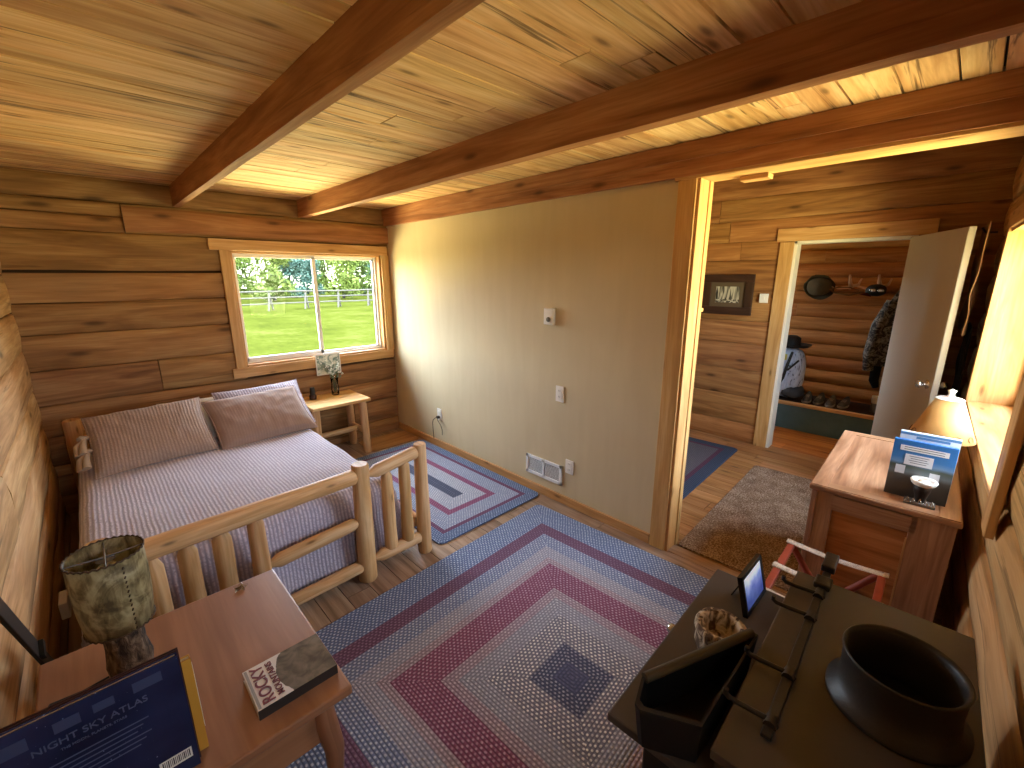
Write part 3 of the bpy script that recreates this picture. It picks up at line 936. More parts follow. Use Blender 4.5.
# mattress and quilt
mb = MB(); mb.box((0, 0, .135), (1.26, 1.80, .24))
tag(mb.build('mattress', 'white', None, (-1.865, -1.10, .18), bevel=.03), 'white mattress under the ribbed quilt on the log bed', 'mattress')
def quilt_mesh():
    a, bf = .665, .93            # half width, half length of the flat top
    r = .055
    top = .475
    def drop(s, lim):
        """flat cloth coordinate -> (horizontal, drop)"""
        if s <= lim - r: return s, 0.0
        q = s - (lim - r)
        if q < r * PI / 2:
            an = q / r
            return lim - r + r * math.sin(an), r * (1 - math.cos(an))
        return lim + (q - r * PI / 2) * .10, r + (q - r * PI / 2) * .99
    S, T0, T1 = a + .42, bf, bf + .40
    def fn(u, v):
        s = -S + 2 * S * u
        t = -T0 + (T0 + T1) * v      # towards the foot
        hs, ds = drop(abs(s), a)
        ht, dt = drop(t, bf) if t > 0 else (t, 0)
        x = math.copysign(hs, s)
        z = -max(ds, dt)
        m = min(ds, dt)
        lowb = max(ds, dt)
        w = noise.noise(Vector((s * 4, t * 4, 0)))
        x += math.copysign(m * .10, s) + (.014 * w * lowb / .4 + .012 * math.sin(t * 16 + s * 3) * min(1, ds / .2) if ds > .02 else 0)
        y = -ht - m * .02 + (.016 * math.sin(s * 13) * min(1, dt / .2) if dt > .02 else 0)
        if lowb < .02: z += .010 * w + .014 * (1 - (s / a) ** 2)
        z = max(z + .012 * noise.noise(Vector((s * 3, t * 3, 4))) * (lowb > .3), -top + .04)
        return (x, y, z)
    mb = MB()
    mb.grid(fn, 90, 84, uvs=lambda u, v: (-S + 2 * S * u, (T0 + T1) * v))
    return mb, top
mb, top = quilt_mesh()
tag(mb.build('quilt', 'quilt', None, (-1.865, -1.115, top), 0, solid=.012), 'ribbed mauve grey quilt spread over the log bed and hanging down its foot', 'bedspread')

def pillow_mb(w, h, d, seed, flange=.02, sag=.0):
    mb = MB()
    def surf(sgn):
        def fn(u, v):
            x, y = 2 * u - 1, 2 * v - 1
            e = max(0, 1 - abs(x) ** 2.6) * max(0, 1 - abs(y) ** 2.6)
            th = d / 2 * (e ** .42)
            px = x * w / 2 * (1 - .05 * (1 - y * y)) ; py = y * h / 2 * (1 - .06 * (1 - x * x))
            wr = .006 * noise.noise(Vector((x * 4 + seed, y * 4, sgn))) + .006 * noise.noise(Vector((x * 9 + seed, y * 3, sgn)))
            return (px, py + sag * x * .5, sgn * (th + wr * (e > .02)))
        return fn
    mb.grid(surf(1), 34, 26, uvs=lambda u, v: (u * w, v * h))
    mb.grid(lambda u, v: surf(-1)(1 - u, v), 34, 26, uvs=lambda u, v: (u * w, v * h))
    return mb
M['tan_cloth'] = plain('tan_cloth', '#a89078', .9)
def pillow(label, c, w, h, d, tilt, mat, seed, rz=0.0, ties=0, roll=0.0, group=None):
    mb = pillow_mb(w, h, d, seed)
    o = mb.build('pillow', mat)
    o.matrix_world = Matrix.Translation(c) @ Matrix.Rotation(rz, 4, 'Z') @ Matrix.Rotation(tilt, 4, 'X') @ Matrix.Rotation(roll, 4, 'Z')
    tag(o, label, 'pillow')
    # piped edge
    mb = MB(); pts = []
    for k in range(41):
        a = k / 40 * 4
        sd = int(a) % 4; f = a - int(a)
        x, y = [(-1 + 2 * f, -1), (1, -1 + 2 * f), (1 - 2 * f, 1), (-1, 1 - 2 * f)][sd]
        pts.append((x * w / 2 * (1 - .05 * (1 - y * y)), y * h / 2 * (1 - .06 * (1 - x * x)), 0))
    mb.tube(pts, .005, 6, False)
    mb.build('piping', mat, o)
    for k in range(ties):
        sx = -1 if ties > 0 else 1
        mb = MB()
        yy = (-.1, .12)[k % 2] * h
        mb.tube([(-w / 2 + .01, yy + .02, .0), (-w / 2 - .022, yy + .012, .015), (-w / 2 - .03, yy, .02)], [.014, .018, .016], 8)
        mb.tube([(-w / 2 - .01, yy, .01), (-w / 2 - .045, yy - .05, .02), (-w / 2 - .05, yy - .11, .0)], [.013, .019, .022], 8, wob=.3)
        mb.tube([(-w / 2 - .01, yy, .01), (-w / 2 - .02, yy - .06, .035), (-w / 2 - .025, yy - .12, .03)], [.012, .017, .020], 8, wob=.3)
        mb.build('tie', 'tan_cloth', o)
    return o
M['white_cloth'] = plain('white_cotton', '#d8d2cc', .9)
pillow('tan ribbed pillow with cloth ties, leaning at the left of the bed head', (-2.155, -.66, .645), .62, .47, .15, math.radians(38), 'sham', 1.0, math.radians(-2), ties=2, roll=math.radians(3))
pillow('plain mauve tan pillow, front one at the right of the bed head', (-1.51, -.67, .632), .65, .46, .14, math.radians(36), 'sham_plain', 5.0, math.radians(3), roll=math.radians(1))
pillow('pale ribbed pillow tucked behind the plain one at the right of the bed head', (-1.435, -.50, .635), .62, .44, .12, math.radians(44), 'quilt', 8.0, math.radians(3))
pillow('white pillow showing in the gap between the two front pillows', (-1.83, -.42, .60), .50, .40, .12, math.radians(50), 'white_cloth', 3.0)

# ------------------------------------------------------------------ bedside table
nt = thing('bedside_table', 'small pine table with peeled log legs standing under the window', 'table', (-.815, -.27, 0))
mb = MB(); mb.box((0, -.115, .533), (.53, .225, .028), axis=0); mb.box((0, .112, .533), (.53, .225, .028), axis=0)
mb.build('table_top', 'tabletop', nt, bevel=.005)
for sx in (-1, 1):
    for sy in (-1, 1):
        mb = MB(); mb.log((sx * .225, sy * .155 - .0, 0), (sx * .215, sy * .15, .520), .037, .032)
        mb.build('leg', 'peeled', nt)
    mb = MB(); mb.log((sx * .222, -.15, .21), (sx * .222, .15, .21), .026, .026)
    mb.build('stretcher', 'peeled', nt)
mb = MB(); mb.log((-.22, 0, .21), (.22, 0, .21), .026, .026)
mb.build('stretcher', 'peeled', nt)
# small lidded bottle and vase
b_ = thing('bottle', 'small dark bottle with a black top on the bedside table', 'bottle', (-.955, -.17, .547))
mb = MB(); mb.lathe((0, 0, 0), [(.0, 0), (.030, .0), (.032, .01), (.032, .035), (.026, .042)], caps=False)
mb.build('base', plain('amber_brown', '#3c2015', .25), b_)
mb = MB(); mb.lathe((0, 0, 0), [(.024, .042), (.022, .10), (.018, .112), (.0, .113)])
mb.build('cap', 'black', b_)
va = thing('vase', 'clear glass vase of small white flowers on the bedside table', 'vase', (-.74, -.16, .5475))
mb = MB(); mb.lathe((0, 0, 0), [(.0, .001), (.030, .001), (.034, .01), (.036, .06), (.030, .11), (.036, .16), (.038, .168), (.034, .166), (.027, .11), (.032, .06), (.030, .016), (.0, .014)], 24)
mb.build('glass_body', 'vase', va)
M['stem'] = plain('flower_stem', '#4c5a32', .8)
M['petal'] = plain('petal_white', '#dfe0d4', .8)
M['sage'] = plain('sage_leaf', '#6d8070', .8)
mbs, mbp, mbl = MB(), MB(), MB()
for k in range(26):
    a = random.uniform(0, 6.28); rr = random.uniform(.01, .085); z = random.uniform(.20, .30)
    tip = Vector((math.cos(a) * rr, math.sin(a) * rr * .6, z))
    mbs.tube([(math.cos(a) * .01, math.sin(a) * .01, .02), (math.cos(a) * .015, math.sin(a) * .012, .14), tip], .0012, 5)
    for q in range(4):
        c = tip + Vector((random.uniform(-.012, .012), random.uniform(-.012, .012), random.uniform(-.01, .01)))
        mbp.lathe(c, [(0, -.005), (.006, -.002), (.007, .001), (0, .004)], 6)
    for q in range(3):
        c = tip * random.uniform(.6, .9) + Vector((0, 0, .03))
        d = Vector((random.uniform(-1, 1), random.uniform(-.5, .5), random.uniform(-.2, 1))).normalized() * .022
        s_ = d.cross(Vector((0, 1, 0))).normalized() * .006
        b = len(mbl.v); mbl.v += [c, c + d * .5 + s_, c + d, c + d * .5 - s_]; mbl.face((b, b + 1, b + 2, b + 3), [(0, 0)] * 4)
bq = mbs.build('stems', 'stem', va); tag(bq, kind='stuff')
bq = mbp.build('blossoms', 'petal', va); tag(bq, kind='stuff')
bq = mbl.build('leaves', 'sage', va); tag(bq, kind='stuff')
# floral card hanging over the sill
def card_mat():
    t = NT('floral_print')
    n = t.noise(t.obj(), 16, 4, 1.2, .6)
    n2 = t.noise(t.obj(), 38, 2, .3)
    c = t.ramp(n, [(.42, lin('#dcdccc')), (.52, lin('#93a596')), (.6, lin('#5c7268')), (.68, lin('#c8cdbd'))])
    c = t.mix(t.ramp(n2, [(.60, (0, 0, 0, 1)), (.66, (1, 1, 1, 1))]), c, lin('#efefe6'))
    t.l.new(c, t.b.inputs['Base Color']); t.b.inputs['Roughness'].default_value = .5
    return t.m
mb = MB(); mb.box((0, 0, 0), (.235, .004, .20))
cd = mb.build('print', ['paper'], None, (-.735, -.043, .83))
cd.name = 'floral_picture'
tag(cd, 'white card with a grey green floral print propped against the window sill', 'picture')
mb = MB(); mb.box((0, -.0028, 0), (.215, .001, .18)); mb.build('print', card_mat(), cd)

# ------------------------------------------------------------------ wall fittings on the plaster
def plate(name, label, cat, y, z, w, h, d=.008):
    t = thing(name, label, cat, (-.0005, y, z), 0)
    mb = MB(); mb.box((-d / 2, 0, 0), (d, w, h)); mb.build('cover_plate', 'white', t, bevel=.002)
    return t
t = thing('thermostat', 'small white wall thermostat with a round dial, high on the plaster wall', 'thermostat', (-.0005, -2.225, 1.376))
mb = MB(); mb.box((-.016, 0, 0), (.032, .085, .115)); mb.build('housing', 'white', t, bevel=.006)
mb = MB()
prof = [(0, 0), (.017, 0), (.017, .008), (.012, .012), (0, .012)]
mb.lathe((0, 0, 0), prof, 20)
dd = mb.build('dial', 'greymetal', t); dd.rotation_euler = (0, -PI / 2, 0); dd.location = (-.032, -.005, -.02)
t = plate('wall_outlet', 'white outlet plate at mid height on the plaster wall below the thermostat', 'outlet', -2.325, .833, .072, .115)
for dz in (-.022, .022):
    mb = MB(); mb.box((-.0095, 0, dz), (.004, .034, .030)); rc = mb.build('receptacle', 'paper', t, bevel=.004)
    mb = MB()
    for dy in (-.006, .006): mb.box((-.0118, dy, dz + .003), (.001, .002, .010))
    mb.build('slot', 'black', rc)
t = plate('wall_outlet', 'white outlet plate low on the plaster wall beside the floor vent', 'outlet', -2.432, .305, .072, .105)
for dz in (-.022, .022):
    mb = MB(); mb.box((-.0095, 0, dz), (.004, .034, .030)); rc = mb.build('receptacle', 'paper', t, bevel=.004)
    mb = MB()
    for dy in (-.006, .006): mb.box((-.0118, dy, dz + .003), (.001, .002, .010))
    mb.build('slot', 'black', rc)
t = plate('wall_outlet', 'white outlet plate with a cord plugged in, on the plaster wall near the corner', 'outlet', -.81, .335, .07, .115)
mb = MB(); mb.box((-.0095, 0, .022), (.004, .034, .030)); mb.build('receptacle', 'paper', t, bevel=.004)
cdg = thing('power_cord', 'dark cord plugged into the outlet and hooking down to the floor near the corner', 'cord', (-.01, -.81, .31))
mb = MB(); mb.box((-.014, 0, 0), (.028, .03, .024)); mb.build('plug', 'black', cdg, bevel=.004)
mb = MB(); mb.tube([(-.02, .0, .0), (-.04, .01, -.005), (-.045, .04, -.03), (-.03, .075, -.07), (-.022, .085, -.13), (-.022, .08, -.20), (-.022, .075, -.235)], .0035, 8)
mb.tube([(-.02, .0, -.0), (-.04, -.03, -.02), (-.035, -.07, -.06), (-.03, -.085, -.11), (-.028, -.08, -.16)], .003, 8)
mb.build('cable', 'cord', cdg)
# vent register
t = thing('floor_vent', 'white louvred vent register low on the plaster wall', 'vent', (-.001, -2.183, .212))
mb = MB()
w, h = .365, .155
for c, d in [((-.006, 0, h / 2 - .012), (.012, w, .024)), ((-.006, 0, -h / 2 + .012), (.012, w, .024)), ((-.006, w / 2 - .012, 0), (.012, .024, h)),
             ((-.006, -w / 2 + .012, 0), (.012, .024, h)), ((-.006, 0, 0), (.012, .02, h))]:
    mb.box(c, d)
mb.build('frame', 'vinyl', t, bevel=.002)
mb = MB(); mb.box((-.001, 0, 0), (.002, w - .03, h - .03)); mb.build('backing', 'greymetal', t)
for s_ in (-1, 1):
    mb = MB()
    for k in range(12):
        mb.box((-.005, s_ * .087, -.052 + k * .0095), (.010, .146, .0025), mat=Matrix.Rotation(.7, 3, 'Y'))
    mb.build('louvres', 'vinyl', t)
# outlet low on the west wall
t = thing('wall_outlet', 'white outlet box low on the log wall behind the bark lamp', 'outlet', (-2.63, -1.62, .20))
mb = MB(); mb.box((0, 0, 0), (.03, .12, .08)); mb.build('cover_plate', 'white', t, bevel=.004)

# ------------------------------------------------------------------ hall: picture, switch, shelf, door
pf = thing('framed_picture', 'dark wide framed picture of pale tree trunks on the hall plank wall', 'picture', (2.25, -2.565, 1.47))
W2, H2, fw = .47, .385, .075
mb = MB()
for c, d, ax in [((-.012, 0, H2 / 2 - fw / 2), (.024, W2, fw), 1), ((-.012, 0, -H2 / 2 + fw / 2), (.024, W2, fw), 1), ((-.012, W2 / 2 - fw / 2, 0), (.024, fw, H2 - 2 * fw), 2), ((-.012, -W2 / 2 + fw / 2, 0), (.024, fw, H2 - 2 * fw), 2)]:
    mb.box(c, d, axis=ax)
mb.build('frame', wood('dark_frame', '#3a2416', '#28170e', '#48301e', knots=0, vary=.1), pf, bevel=.004)
mb = MB(); mb.box((-.006, 0, 0), (.004, W2 - 2 * fw, H2 - 2 * fw)); mb.build('mount', plain('mount_board', '#5a4a36', .8), pf)
def trees_print():
    t = NT('tree_print')
    s = t.new('ShaderNodeSeparateXYZ'); t.l.new(t.obj(), s.inputs[0])
    n = t.noise(t.vmath('MULTIPLY', t.obj(), (1, 55, 5)), 1.0, 2, .4)
    c = t.ramp(n, [(.42, lin('#26231c')), (.55, lin('#c2bca6'))])
    n2 = t.noise(t.obj(), 60, 3)
    g = t.math('LESS_THAN', s.outputs[2], -.045)
    c = t.mix(g, c, t.ramp(n2, [(.45, lin('#3a3528')), (.6, lin('#cfcab8'))]))
    t.l.new(c, t.b.inputs['Base Color']); t.b.inputs['Roughness'].default_value = .4
    return t.m
mb = MB(); mb.box((-.009, 0, .0), (.002, .225, .155)); mb.build('print', trees_print(), pf)
t = thing('light_switch', 'pale switch plate on the hall plank wall beside the entry doorway', 'switch', (2.249, -2.895, 1.445))
mb = MB(); mb.box((-.004, 0, 0), (.008, .075, .085)); mb.build('cover_plate', 'white', t, bevel=.002)
mb = MB(); mb.box((-.011, 0, 0), (.008, .012, .024)); mb.build('toggle', 'paper', t)
sh = thing('wall_shelf', 'pine shelf end poking out beyond the opening jamb', 'shelf', (.20, -3.02, 1.455))
mb = MB(); mb.box((0, 0, 0), (.13, .30, .02), axis=1); mb.build('board', 'tabletop', sh, bevel=.003)
mb = MB(); mb.box((-.045, .05, -.04), (.03, .02, .06)); mb.build('bracket', 'tabletop', sh)

dr = bpy.data.objects.new('door_1', None); COL.objects.link(dr)
dr.location = (2.248, -3.866, .02)
dvec = Vector((1.525 - 2.248, -4.185 + 3.866, 0)); DL = dvec.length
dr.rotation_euler.z = math.atan2(dvec.y, dvec.x)
struct(dr, 'tan painted slab door standing open into the hall')
mb = MB(); mb.box((DL / 2, 0, .955), (DL, .036, 1.91)); mb.build('door_slab', 'doorpaint', dr, bevel=.002)
mb = MB(); mb.box((DL + .0015, 0, .955), (.003, .030, 1.91)); mb.box((DL + .004, 0, .93), (.003, .024, .055))
mb.build('edge_strip', plain('door_edge', '#a3937c', .6), dr)
for s_ in (-1, 1):
    mb = MB(); mb.lathe((0, 0, 0), [(0.0, .018), (.030, .018), (.030, .022), (.012, .026), (.010, .045), (.020, .052), (.026, .064), (.022, .076), (0, .080)], 20)
    k = mb.build('door_knob', 'steel', dr); k.rotation_euler = (PI / 2 * s_, 0, 0); k.location = (DL - .065, 0, .93)
for zz in (.25, .95, 1.70):
    mb = MB(); mb.tube([(0, .02, zz - .045), (0, .02, zz + .045)], .006, 8); mb.build('hinge', 'steel', dr)
# garment hanging behind the door
cg = thing('hanging_coat', 'dark coat with a brown fringed cape hanging on the wall behind the open door', 'coat', (1.66, south(1.66) + .055, 0), ANG)
def cloth(x0, x1, z0, z1, amp, jag, seed, thick=.0):
    def fn(u, v):
        x = x0 + (x1 - x0) * u
        z = z1 + (z0 - z1) * v
        if v > .98: z += jag * (1 if int(u * 40) % 2 else -1) * .5
        y = amp * math.sin(u * 14 + seed) * (.4 + .6 * v) + .02 * noise.noise(Vector((u * 5, v * 4, seed)))
        return (x, y, z)
    return fn
M['coat_brown'] = plain('suede_brown', '#7d5836', .95, vary=.2)
M['coat_black'] = plain('black_wool', '#0e0b09', .95)
mb = MB(); mb.grid(cloth(-.19, .34, 1.30, 1.95, .010, .02, 1), 40, 20); mb.build('cape', 'coat_brown', cg, (0, .03, 0), solid=.006)
mb = MB(); mb.grid(cloth(-.16, .30, .42, 1.34, .012, .0, 3), 40, 24); mb.build('coat_body', 'coat_black', cg, (0, .0, 0), solid=.006)
mb = MB(); mb.tube([(0, -.02, 1.90), (0, .03, 1.90), (0, .05, 1.93)], .006, 8); mb.build('hook', 'black_iron', cg)

# ------------------------------------------------------------------ entry room
bn = thing('entry_bench', 'low dark bench with a teal front along the entry room wall', 'bench', (3.06, -2.97, 0))
mb = MB(); mb.box((.01, 0, .135), (.02, 2.3, .27)); mb.build('front_panel', 'teal', bn)
mb = MB(); mb.box((.01, 0, .288), (.055, 2.3, .034), axis=1); mb.build('edge_board', 'tabletop', bn, bevel=.004)
mb = MB(); mb.box((.29, 0, .280), (.50, 2.3, .03), axis=1); mb.build('seat_board', plain('dark_seat', '#2b1b12', .8), bn)
for yy in (-1.1, 1.1):
    mb = MB(); mb.box((.28, yy, .132), (.50, .03, .264)); mb.build('side_panel', 'teal', bn)
# backpack
def camo_white():
    t = NT('pack_cloth')
    n = t.noise(t.vmath('MULTIPLY', t.obj(), (1, 1, .45)), 11, 3, 2.5)
    t.l.new(t.ramp(n, [(.34, lin('#3a4254')), (.40, lin('#b9c6de')), (.7, lin('#dbe4f4'))]), t.b.inputs['Base Color'])
    t.b.inputs['Roughness'].default_value = .7
    return t.m
bp = thing('backpack', 'white and blue rucksack with black straps and a yellow patch standing on the entry bench', 'backpack', (3.27, -2.925, .307), math.radians(-4))
def blob(mb, c, s, p=3.0, n=22, wr=.0, seed=0):
    """superellipsoid"""
    def sg(a, e): return math.copysign(abs(a) ** e, a)
    e = 2 / p
    def fn(u, v):
        th = -PI + 2 * PI * u; ph = -PI / 2 + PI * v
        x = sg(math.cos(ph), e) * sg(math.cos(th), e); y = sg(math.cos(ph), e) * sg(math.sin(th), e); z = sg(math.sin(ph), e)
        w = 1 + wr * noise.noise(Vector((x * 2.2 + seed, y * 2.2, z * 2.2)))
        return (c[0] + s[0] * x * w, c[1] + s[1] * y * w, c[2] + s[2] * z * w)
    mb.grid(fn, n, n // 2 + 2)
    return mb
mb = MB(); blob(mb, (0, .02, .285), (.13, .185, .28), 3.4, 26, .06); mb.build('pack_body', camo_white(), bp)
mb = MB(); blob(mb, (-.12, .03, .20), (.03, .10, .13), 3.4, 18, .05, 4); mb.build('front_pocket', camo_white(), bp)
mb = MB(); mb.tube([(-.10, -.06, .53), (-.145, -.04, .38), (-.150, -.02, .25), (-.14, .01, .16)], [.014, .016, .016, .012], 8)
mb.tube([(-.10, .10, .53), (-.14, .11, .40), (-.14, .08, .28)], .010, 8)
mb.tube([(-.12, -.14, .45), (-.15, -.05, .33)], .010, 8)
mb.build('straps', 'black', bp)
mb = MB(); blob(mb, (-.03, -.10, .085), (.13, .10, .07), 2.6, 18, .2, 2); mb.build('hip_belt', plain('grey_webbing', '#3c4046', .8, vary=.2), bp)
mb = MB(); mb.box((-.119, .055, .47), (.012, .15, .065), rotz=0); pt = mb.build('patch', plain('yellow_patch', '#d9cf6a', .6), bp, bevel=.003)
mb = MB()
for dy in (-.035, .02): mb.box((-.127, .055 + dy, .47), (.003, .035, .026))
mb.build('patch_mark', 'black', pt)
ht = thing('wide_brim_hat', 'black wide brim hat resting on top of the rucksack', 'hat', (3.25, -2.93, .885), 0)
mb = MB(); mb.lathe((0, 0, 0), [(.20, .03), (.17, .008), (.10, .0), (.095, .03), (.09, .10), (.05, .125), (0, .115)], 28, wob=.06); mb.build('hat_body', 'iron_dark', ht, solid=.005)
mb = MB(); mb.lathe((0, 0, 0), [(.098, .008), (.0975, .03)], 28, wob=.06); mb.build('hat_band', 'black', ht, solid=-.003)
# shoes on the bench
M['shoe_grey'] = plain('shoe_grey', '#5d6064', .7, vary=.25, vscale=30)
M['sole'] = plain('shoe_sole', '#b9b4aa', .6)
def shoe(loc, rz, label, mat='shoe_grey', tilt=0):
    t = thing('shoe', label, 'shoe', loc, rz, 'shoes lined up on the entry bench')
    mb = MB(); pl = []
    for k in range(20):
        a = 2 * PI * k / 20
        pl.append((math.cos(a) * .13, math.sin(a) * (.042 + .010 * math.cos(a))))
    mb.prism(pl, 0, .022); mb.build('sole', 'sole', t, bevel=.004)
    mb = MB()
    def fn(u, v):
        x = -.125 + .25 * u; a = PI * v
        wdt = .038 * (1 - abs(2 * u - 1) ** 4) ** .5
        hgt = (.045 + .045 * max(0, 1 - u * 1.7)) * (1 - max(0, 2 * u - 1) ** 3) ** .5 * (1 - max(0, 1 - 2 * u) ** 8) ** .5
        return (x, math.cos(a) * wdt, .02 + math.sin(a) * hgt)
    mb.grid(fn, 18, 12); mb.build('upper', mat, t)
    mb = MB()
    for k in range(3): mb.tube([(.0 + .025 * k, -.02, .068 - k * .005), (.0 + .025 * k, 0, .074 - k * .005), (.0 + .025 * k, .02, .068 - k * .005)], .003, 6)
    mb.build('laces', 'sole', t)
    return t
for k, (x, y, rz, l) in enumerate([(3.28, -3.16, 3.2, 'grey shoe on the entry bench next to the rucksack'), (3.30, -3.27, 3.1, 'grey shoe on the entry bench, second from the rucksack'),
                                   (3.27, -3.38, 3.15, 'grey shoe on the entry bench, third from the rucksack'), (3.31, -3.49, 3.05, 'grey shoe on the entry bench, farthest from the rucksack')]):
    shoe((x, y, .2955), rz, l)
wb = thing('spray_bottle', 'small dark bottle with a white cap at the right end of the entry bench', 'bottle', (3.30, -3.74, .295))
mb = MB(); mb.lathe((0, 0, 0), [(0, 0), (.032, 0), (.034, .01), (.034, .07), (.02, .09), (0, .09)]); mb.build('body', 'greymetal', wb)
mb = MB(); mb.lathe((0, 0, 0), [(.030, .09), (.033, .10), (.033, .165), (.0, .168)]); mb.build('cap', 'white', wb)
# antler rack with hats
M['antler'] = plain('antler', '#dcb48a', .5, vary=.2, vscale=12)
ar = thing('antler_rack', 'antler coat rack fixed high on the entry log wall', 'coat rack', (3.605, -3.32, 1.53))
mb = MB(); mb.box((-.012, 0, 0), (.024, .62, .09), axis=1); mb.build('backboard', 'siding', ar, bevel=.006)
for yy in (-.24, 0.0):
    mb = MB()
    mb.tube([(-.02, yy, 0), (-.08, yy - .02, .01), (-.13, yy - .01, .05), (-.14, yy, .13)], [.026, .022, .018, .008], 10)
    mb.tube([(-.08, yy - .02, .01), (-.11, yy - .08, .03), (-.11, yy - .10, .09)], [.018, .014, .007], 8)
    mb.tube([(-.05, yy, 0), (-.09, yy + .09, -.01), (-.10, yy + .20, .02)], [.018, .014, .008], 8)
    mb.build('antler', 'antler', ar)
hc = thing('felt_hat', 'dark olive felt hat hanging on the left of the antler rack', 'hat', (3.50, -3.06, 1.535), 0)
mb = MB(); blob(mb, (0, 0, 0), (.075, .115, .10), 2.3, 24, .08, 1); mb.build('crown', plain('olive_felt', '#564a34', .9, vary=.2), hc)
mb = MB(); mb.lathe((0, 0, 0), [(.10, -.02), (.135, -.03), (.14, -.035)], 24, wob=.1)
b1 = mb.build('brim', plain('olive_felt_dark', '#4a402c', .9), hc, solid=.006); b1.rotation_euler = (0, 1.2, 0); b1.location = (.03, 0, 0)
sg_ = thing('ball_cap', 'black cap with sunglasses hanging on the right of the antler rack', 'hat', (3.44, -3.56, 1.505))
mb = MB(); blob(mb, (0, 0, 0), (.06, .085, .06), 2.2, 22, .05); mb.build('crown', 'iron_dark', sg_)
mb = MB(); mb.grid(lambda u, v: ((-.02 - .06 * v) , .03 + .09 * v + .0 * u, -.04 + .05 * (u - .5) * (1 - v)), 8, 8)
mb.build('brim', plain('red_cloth', '#5d2417', .9), sg_, solid=.006)
mb = MB(); blob(mb, (-.062, .018, .0), (.008, .028, .016), 2.4, 14); blob(mb, (-.062, -.042, .0), (.008, .028, .016), 2.4, 14)
mb.build('sunglasses', plain('mirror_lens', '#b8bcc4', .08, .9), sg_)
st = thing('binocular_strap', 'brown leather strap hanging along the antler rack', 'strap', (3.47, -3.28, 1.50))
mb = MB(); mb.tube([(0, .14, .02), (-.01, .06, -.03), (-.01, -.06, -.05), (0, -.16, -.02)], .008, 8); mb.tube([(0, .14, .0), (-.0, .04, .03), (0, -.05, .03), (0, -.14, .0)], .006, 8)
mb.build('leather', 'coat_brown', st)
def camo():
    t = NT('camouflage')
    n = t.noise(t.obj(), 16, 3, 1.6, .6)
    t.l.new(t.ramp(n, [(.40, lin('#241d17')), (.47, lin('#5c5348')), (.56, lin('#857c70')), (.64, lin('#3b3128'))], 'CONSTANT'), t.b.inputs['Base Color'])
    t.b.inputs['Roughness'].default_value = .9
    return t.m
jk = thing('camouflage_jacket', 'grey camouflage jacket hanging on the entry log wall behind the door edge', 'jacket', (3.535, -3.80, 0))
def jfn(x0):
    def fn(u, v):
        a = 2 * PI * u
        w = (.07 + .13 * min(1, v * 2.2)) * (1 + .12 * noise.noise(Vector((math.cos(a) * 2, math.sin(a) * 2, v * 5))))
        d = (.05 + .04 * v)
        return (math.sin(a) * d + .02 * math.sin(v * 9), math.cos(a) * w + .03 * v, 1.52 - .78 * v)
    return fn
mb = MB(); mb.grid(jfn(0), 32, 28); CM = camo(); mb.build('jacket_body', CM, jk)
mb = MB(); mb.tube([(-.04, .10, 1.40), (-.05, .17, 1.15), (-.04, .20, .85), (-.04, .19, .68)], [.05, .06, .055, .045], 12, wob=.2); mb.build('sleeve', CM, jk)
mb = MB(); mb.tube([(-.04, -.10, 1.40), (-.05, -.16, 1.15), (-.04, -.18, .85), (-.04, -.17, .70)], [.05, .06, .055, .045], 12, wob=.2); mb.build('sleeve', CM, jk)
mb = MB(); blob(mb, (-.02, .0, 1.52), (.06, .07, .05), 2.2, 16, .2); mb.build('hood', CM, jk)
mb = MB(); mb.tube([(0.0, .13, .80), (0, .13, .58), (0, .10, .5)], [.05, .045, .03], 10, wob=.3); mb.build('lining', 'coat_black', jk)

# ------------------------------------------------------------------ dresser in the opening
CA = math.radians(2.2)
ch = thing('dresser', 'oak panelled dresser standing against the side wall in the wide opening', 'dresser', (-.128, -4.375, 0), CA)
CL, CW, CH = .96, .485, .75
mb = MB(); mb.box((CL / 2, CW / 2, CH - .0125), (CL, CW, .025), axis=0)
mb.build('top', 'oak', ch, bevel=.006)
mb = MB()
for c, d, ax in [((CL / 2, CW - .035, CH + .001), (CL - .01, .06, .003), 0), ((CL / 2, .035, CH + .001), (CL - .01, .06, .003), 0), ((.035, CW / 2, CH + .001), (.06, CW - .13, .003), 1), ((CL - .035, CW / 2, CH + .001), (.06, CW - .13, .003), 1)]:
    mb.box(c, d, axis=ax)
mb.build('top_border', 'oak', ch, bevel=.001)
# end panel facing the room: stiles, rails, recessed panel
x0 = .02
mb = MB()
mb.box((x0 + .010, CW - .055, .37), (.022, .075, .70), axis=2)
mb.box((x0 + .010, .075, .37), (.022, .13, .70), axis=2)
mb.box((x0 + .010, CW / 2 + .02, CH - .025 - .045), (.022, .29, .07), axis=1)
mb.box((x0 + .010, CW / 2 + .02, .08), (.022, .29, .12), axis=1)
mb.build('end_frame', 'oak', ch, bevel=.002)
mb = MB(); mb.box((x0 + .024, CW / 2 + .02, .38), (.010, .30, .56), axis=1); mb.build('end_panel', M['siding'], ch)
mb = MB(); mb.box((x0 + .001, .142, .36), (.006, .006, .52), axis=2); mb.build('panel_bead', 'trim', ch)
mb = MB(); mb.box((CL - .03, CW / 2, .37), (.02, CW - .04, .70), axis=2); mb.build('end_frame', 'oak', ch)
mb = MB(); mb.box((CL / 2, .025, .37), (CL - .06, .01, .70)); mb.build('back_panel', 'oak', ch)
mb = MB(); mb.box((CL / 2, CW / 2, .05), (CL - .06, CW - .06, .02)); mb.build('bottom_panel', 'oak', ch)
mb = MB()
for xx in (.035, CL / 2, CL - .035): mb.box((xx, CW - .022, .37), (.05, .02, .70), axis=2)
for zz in (.05, .56, .71): mb.box((CL / 2, CW - .022, zz), (CL - .06, .02, .03), axis=0)
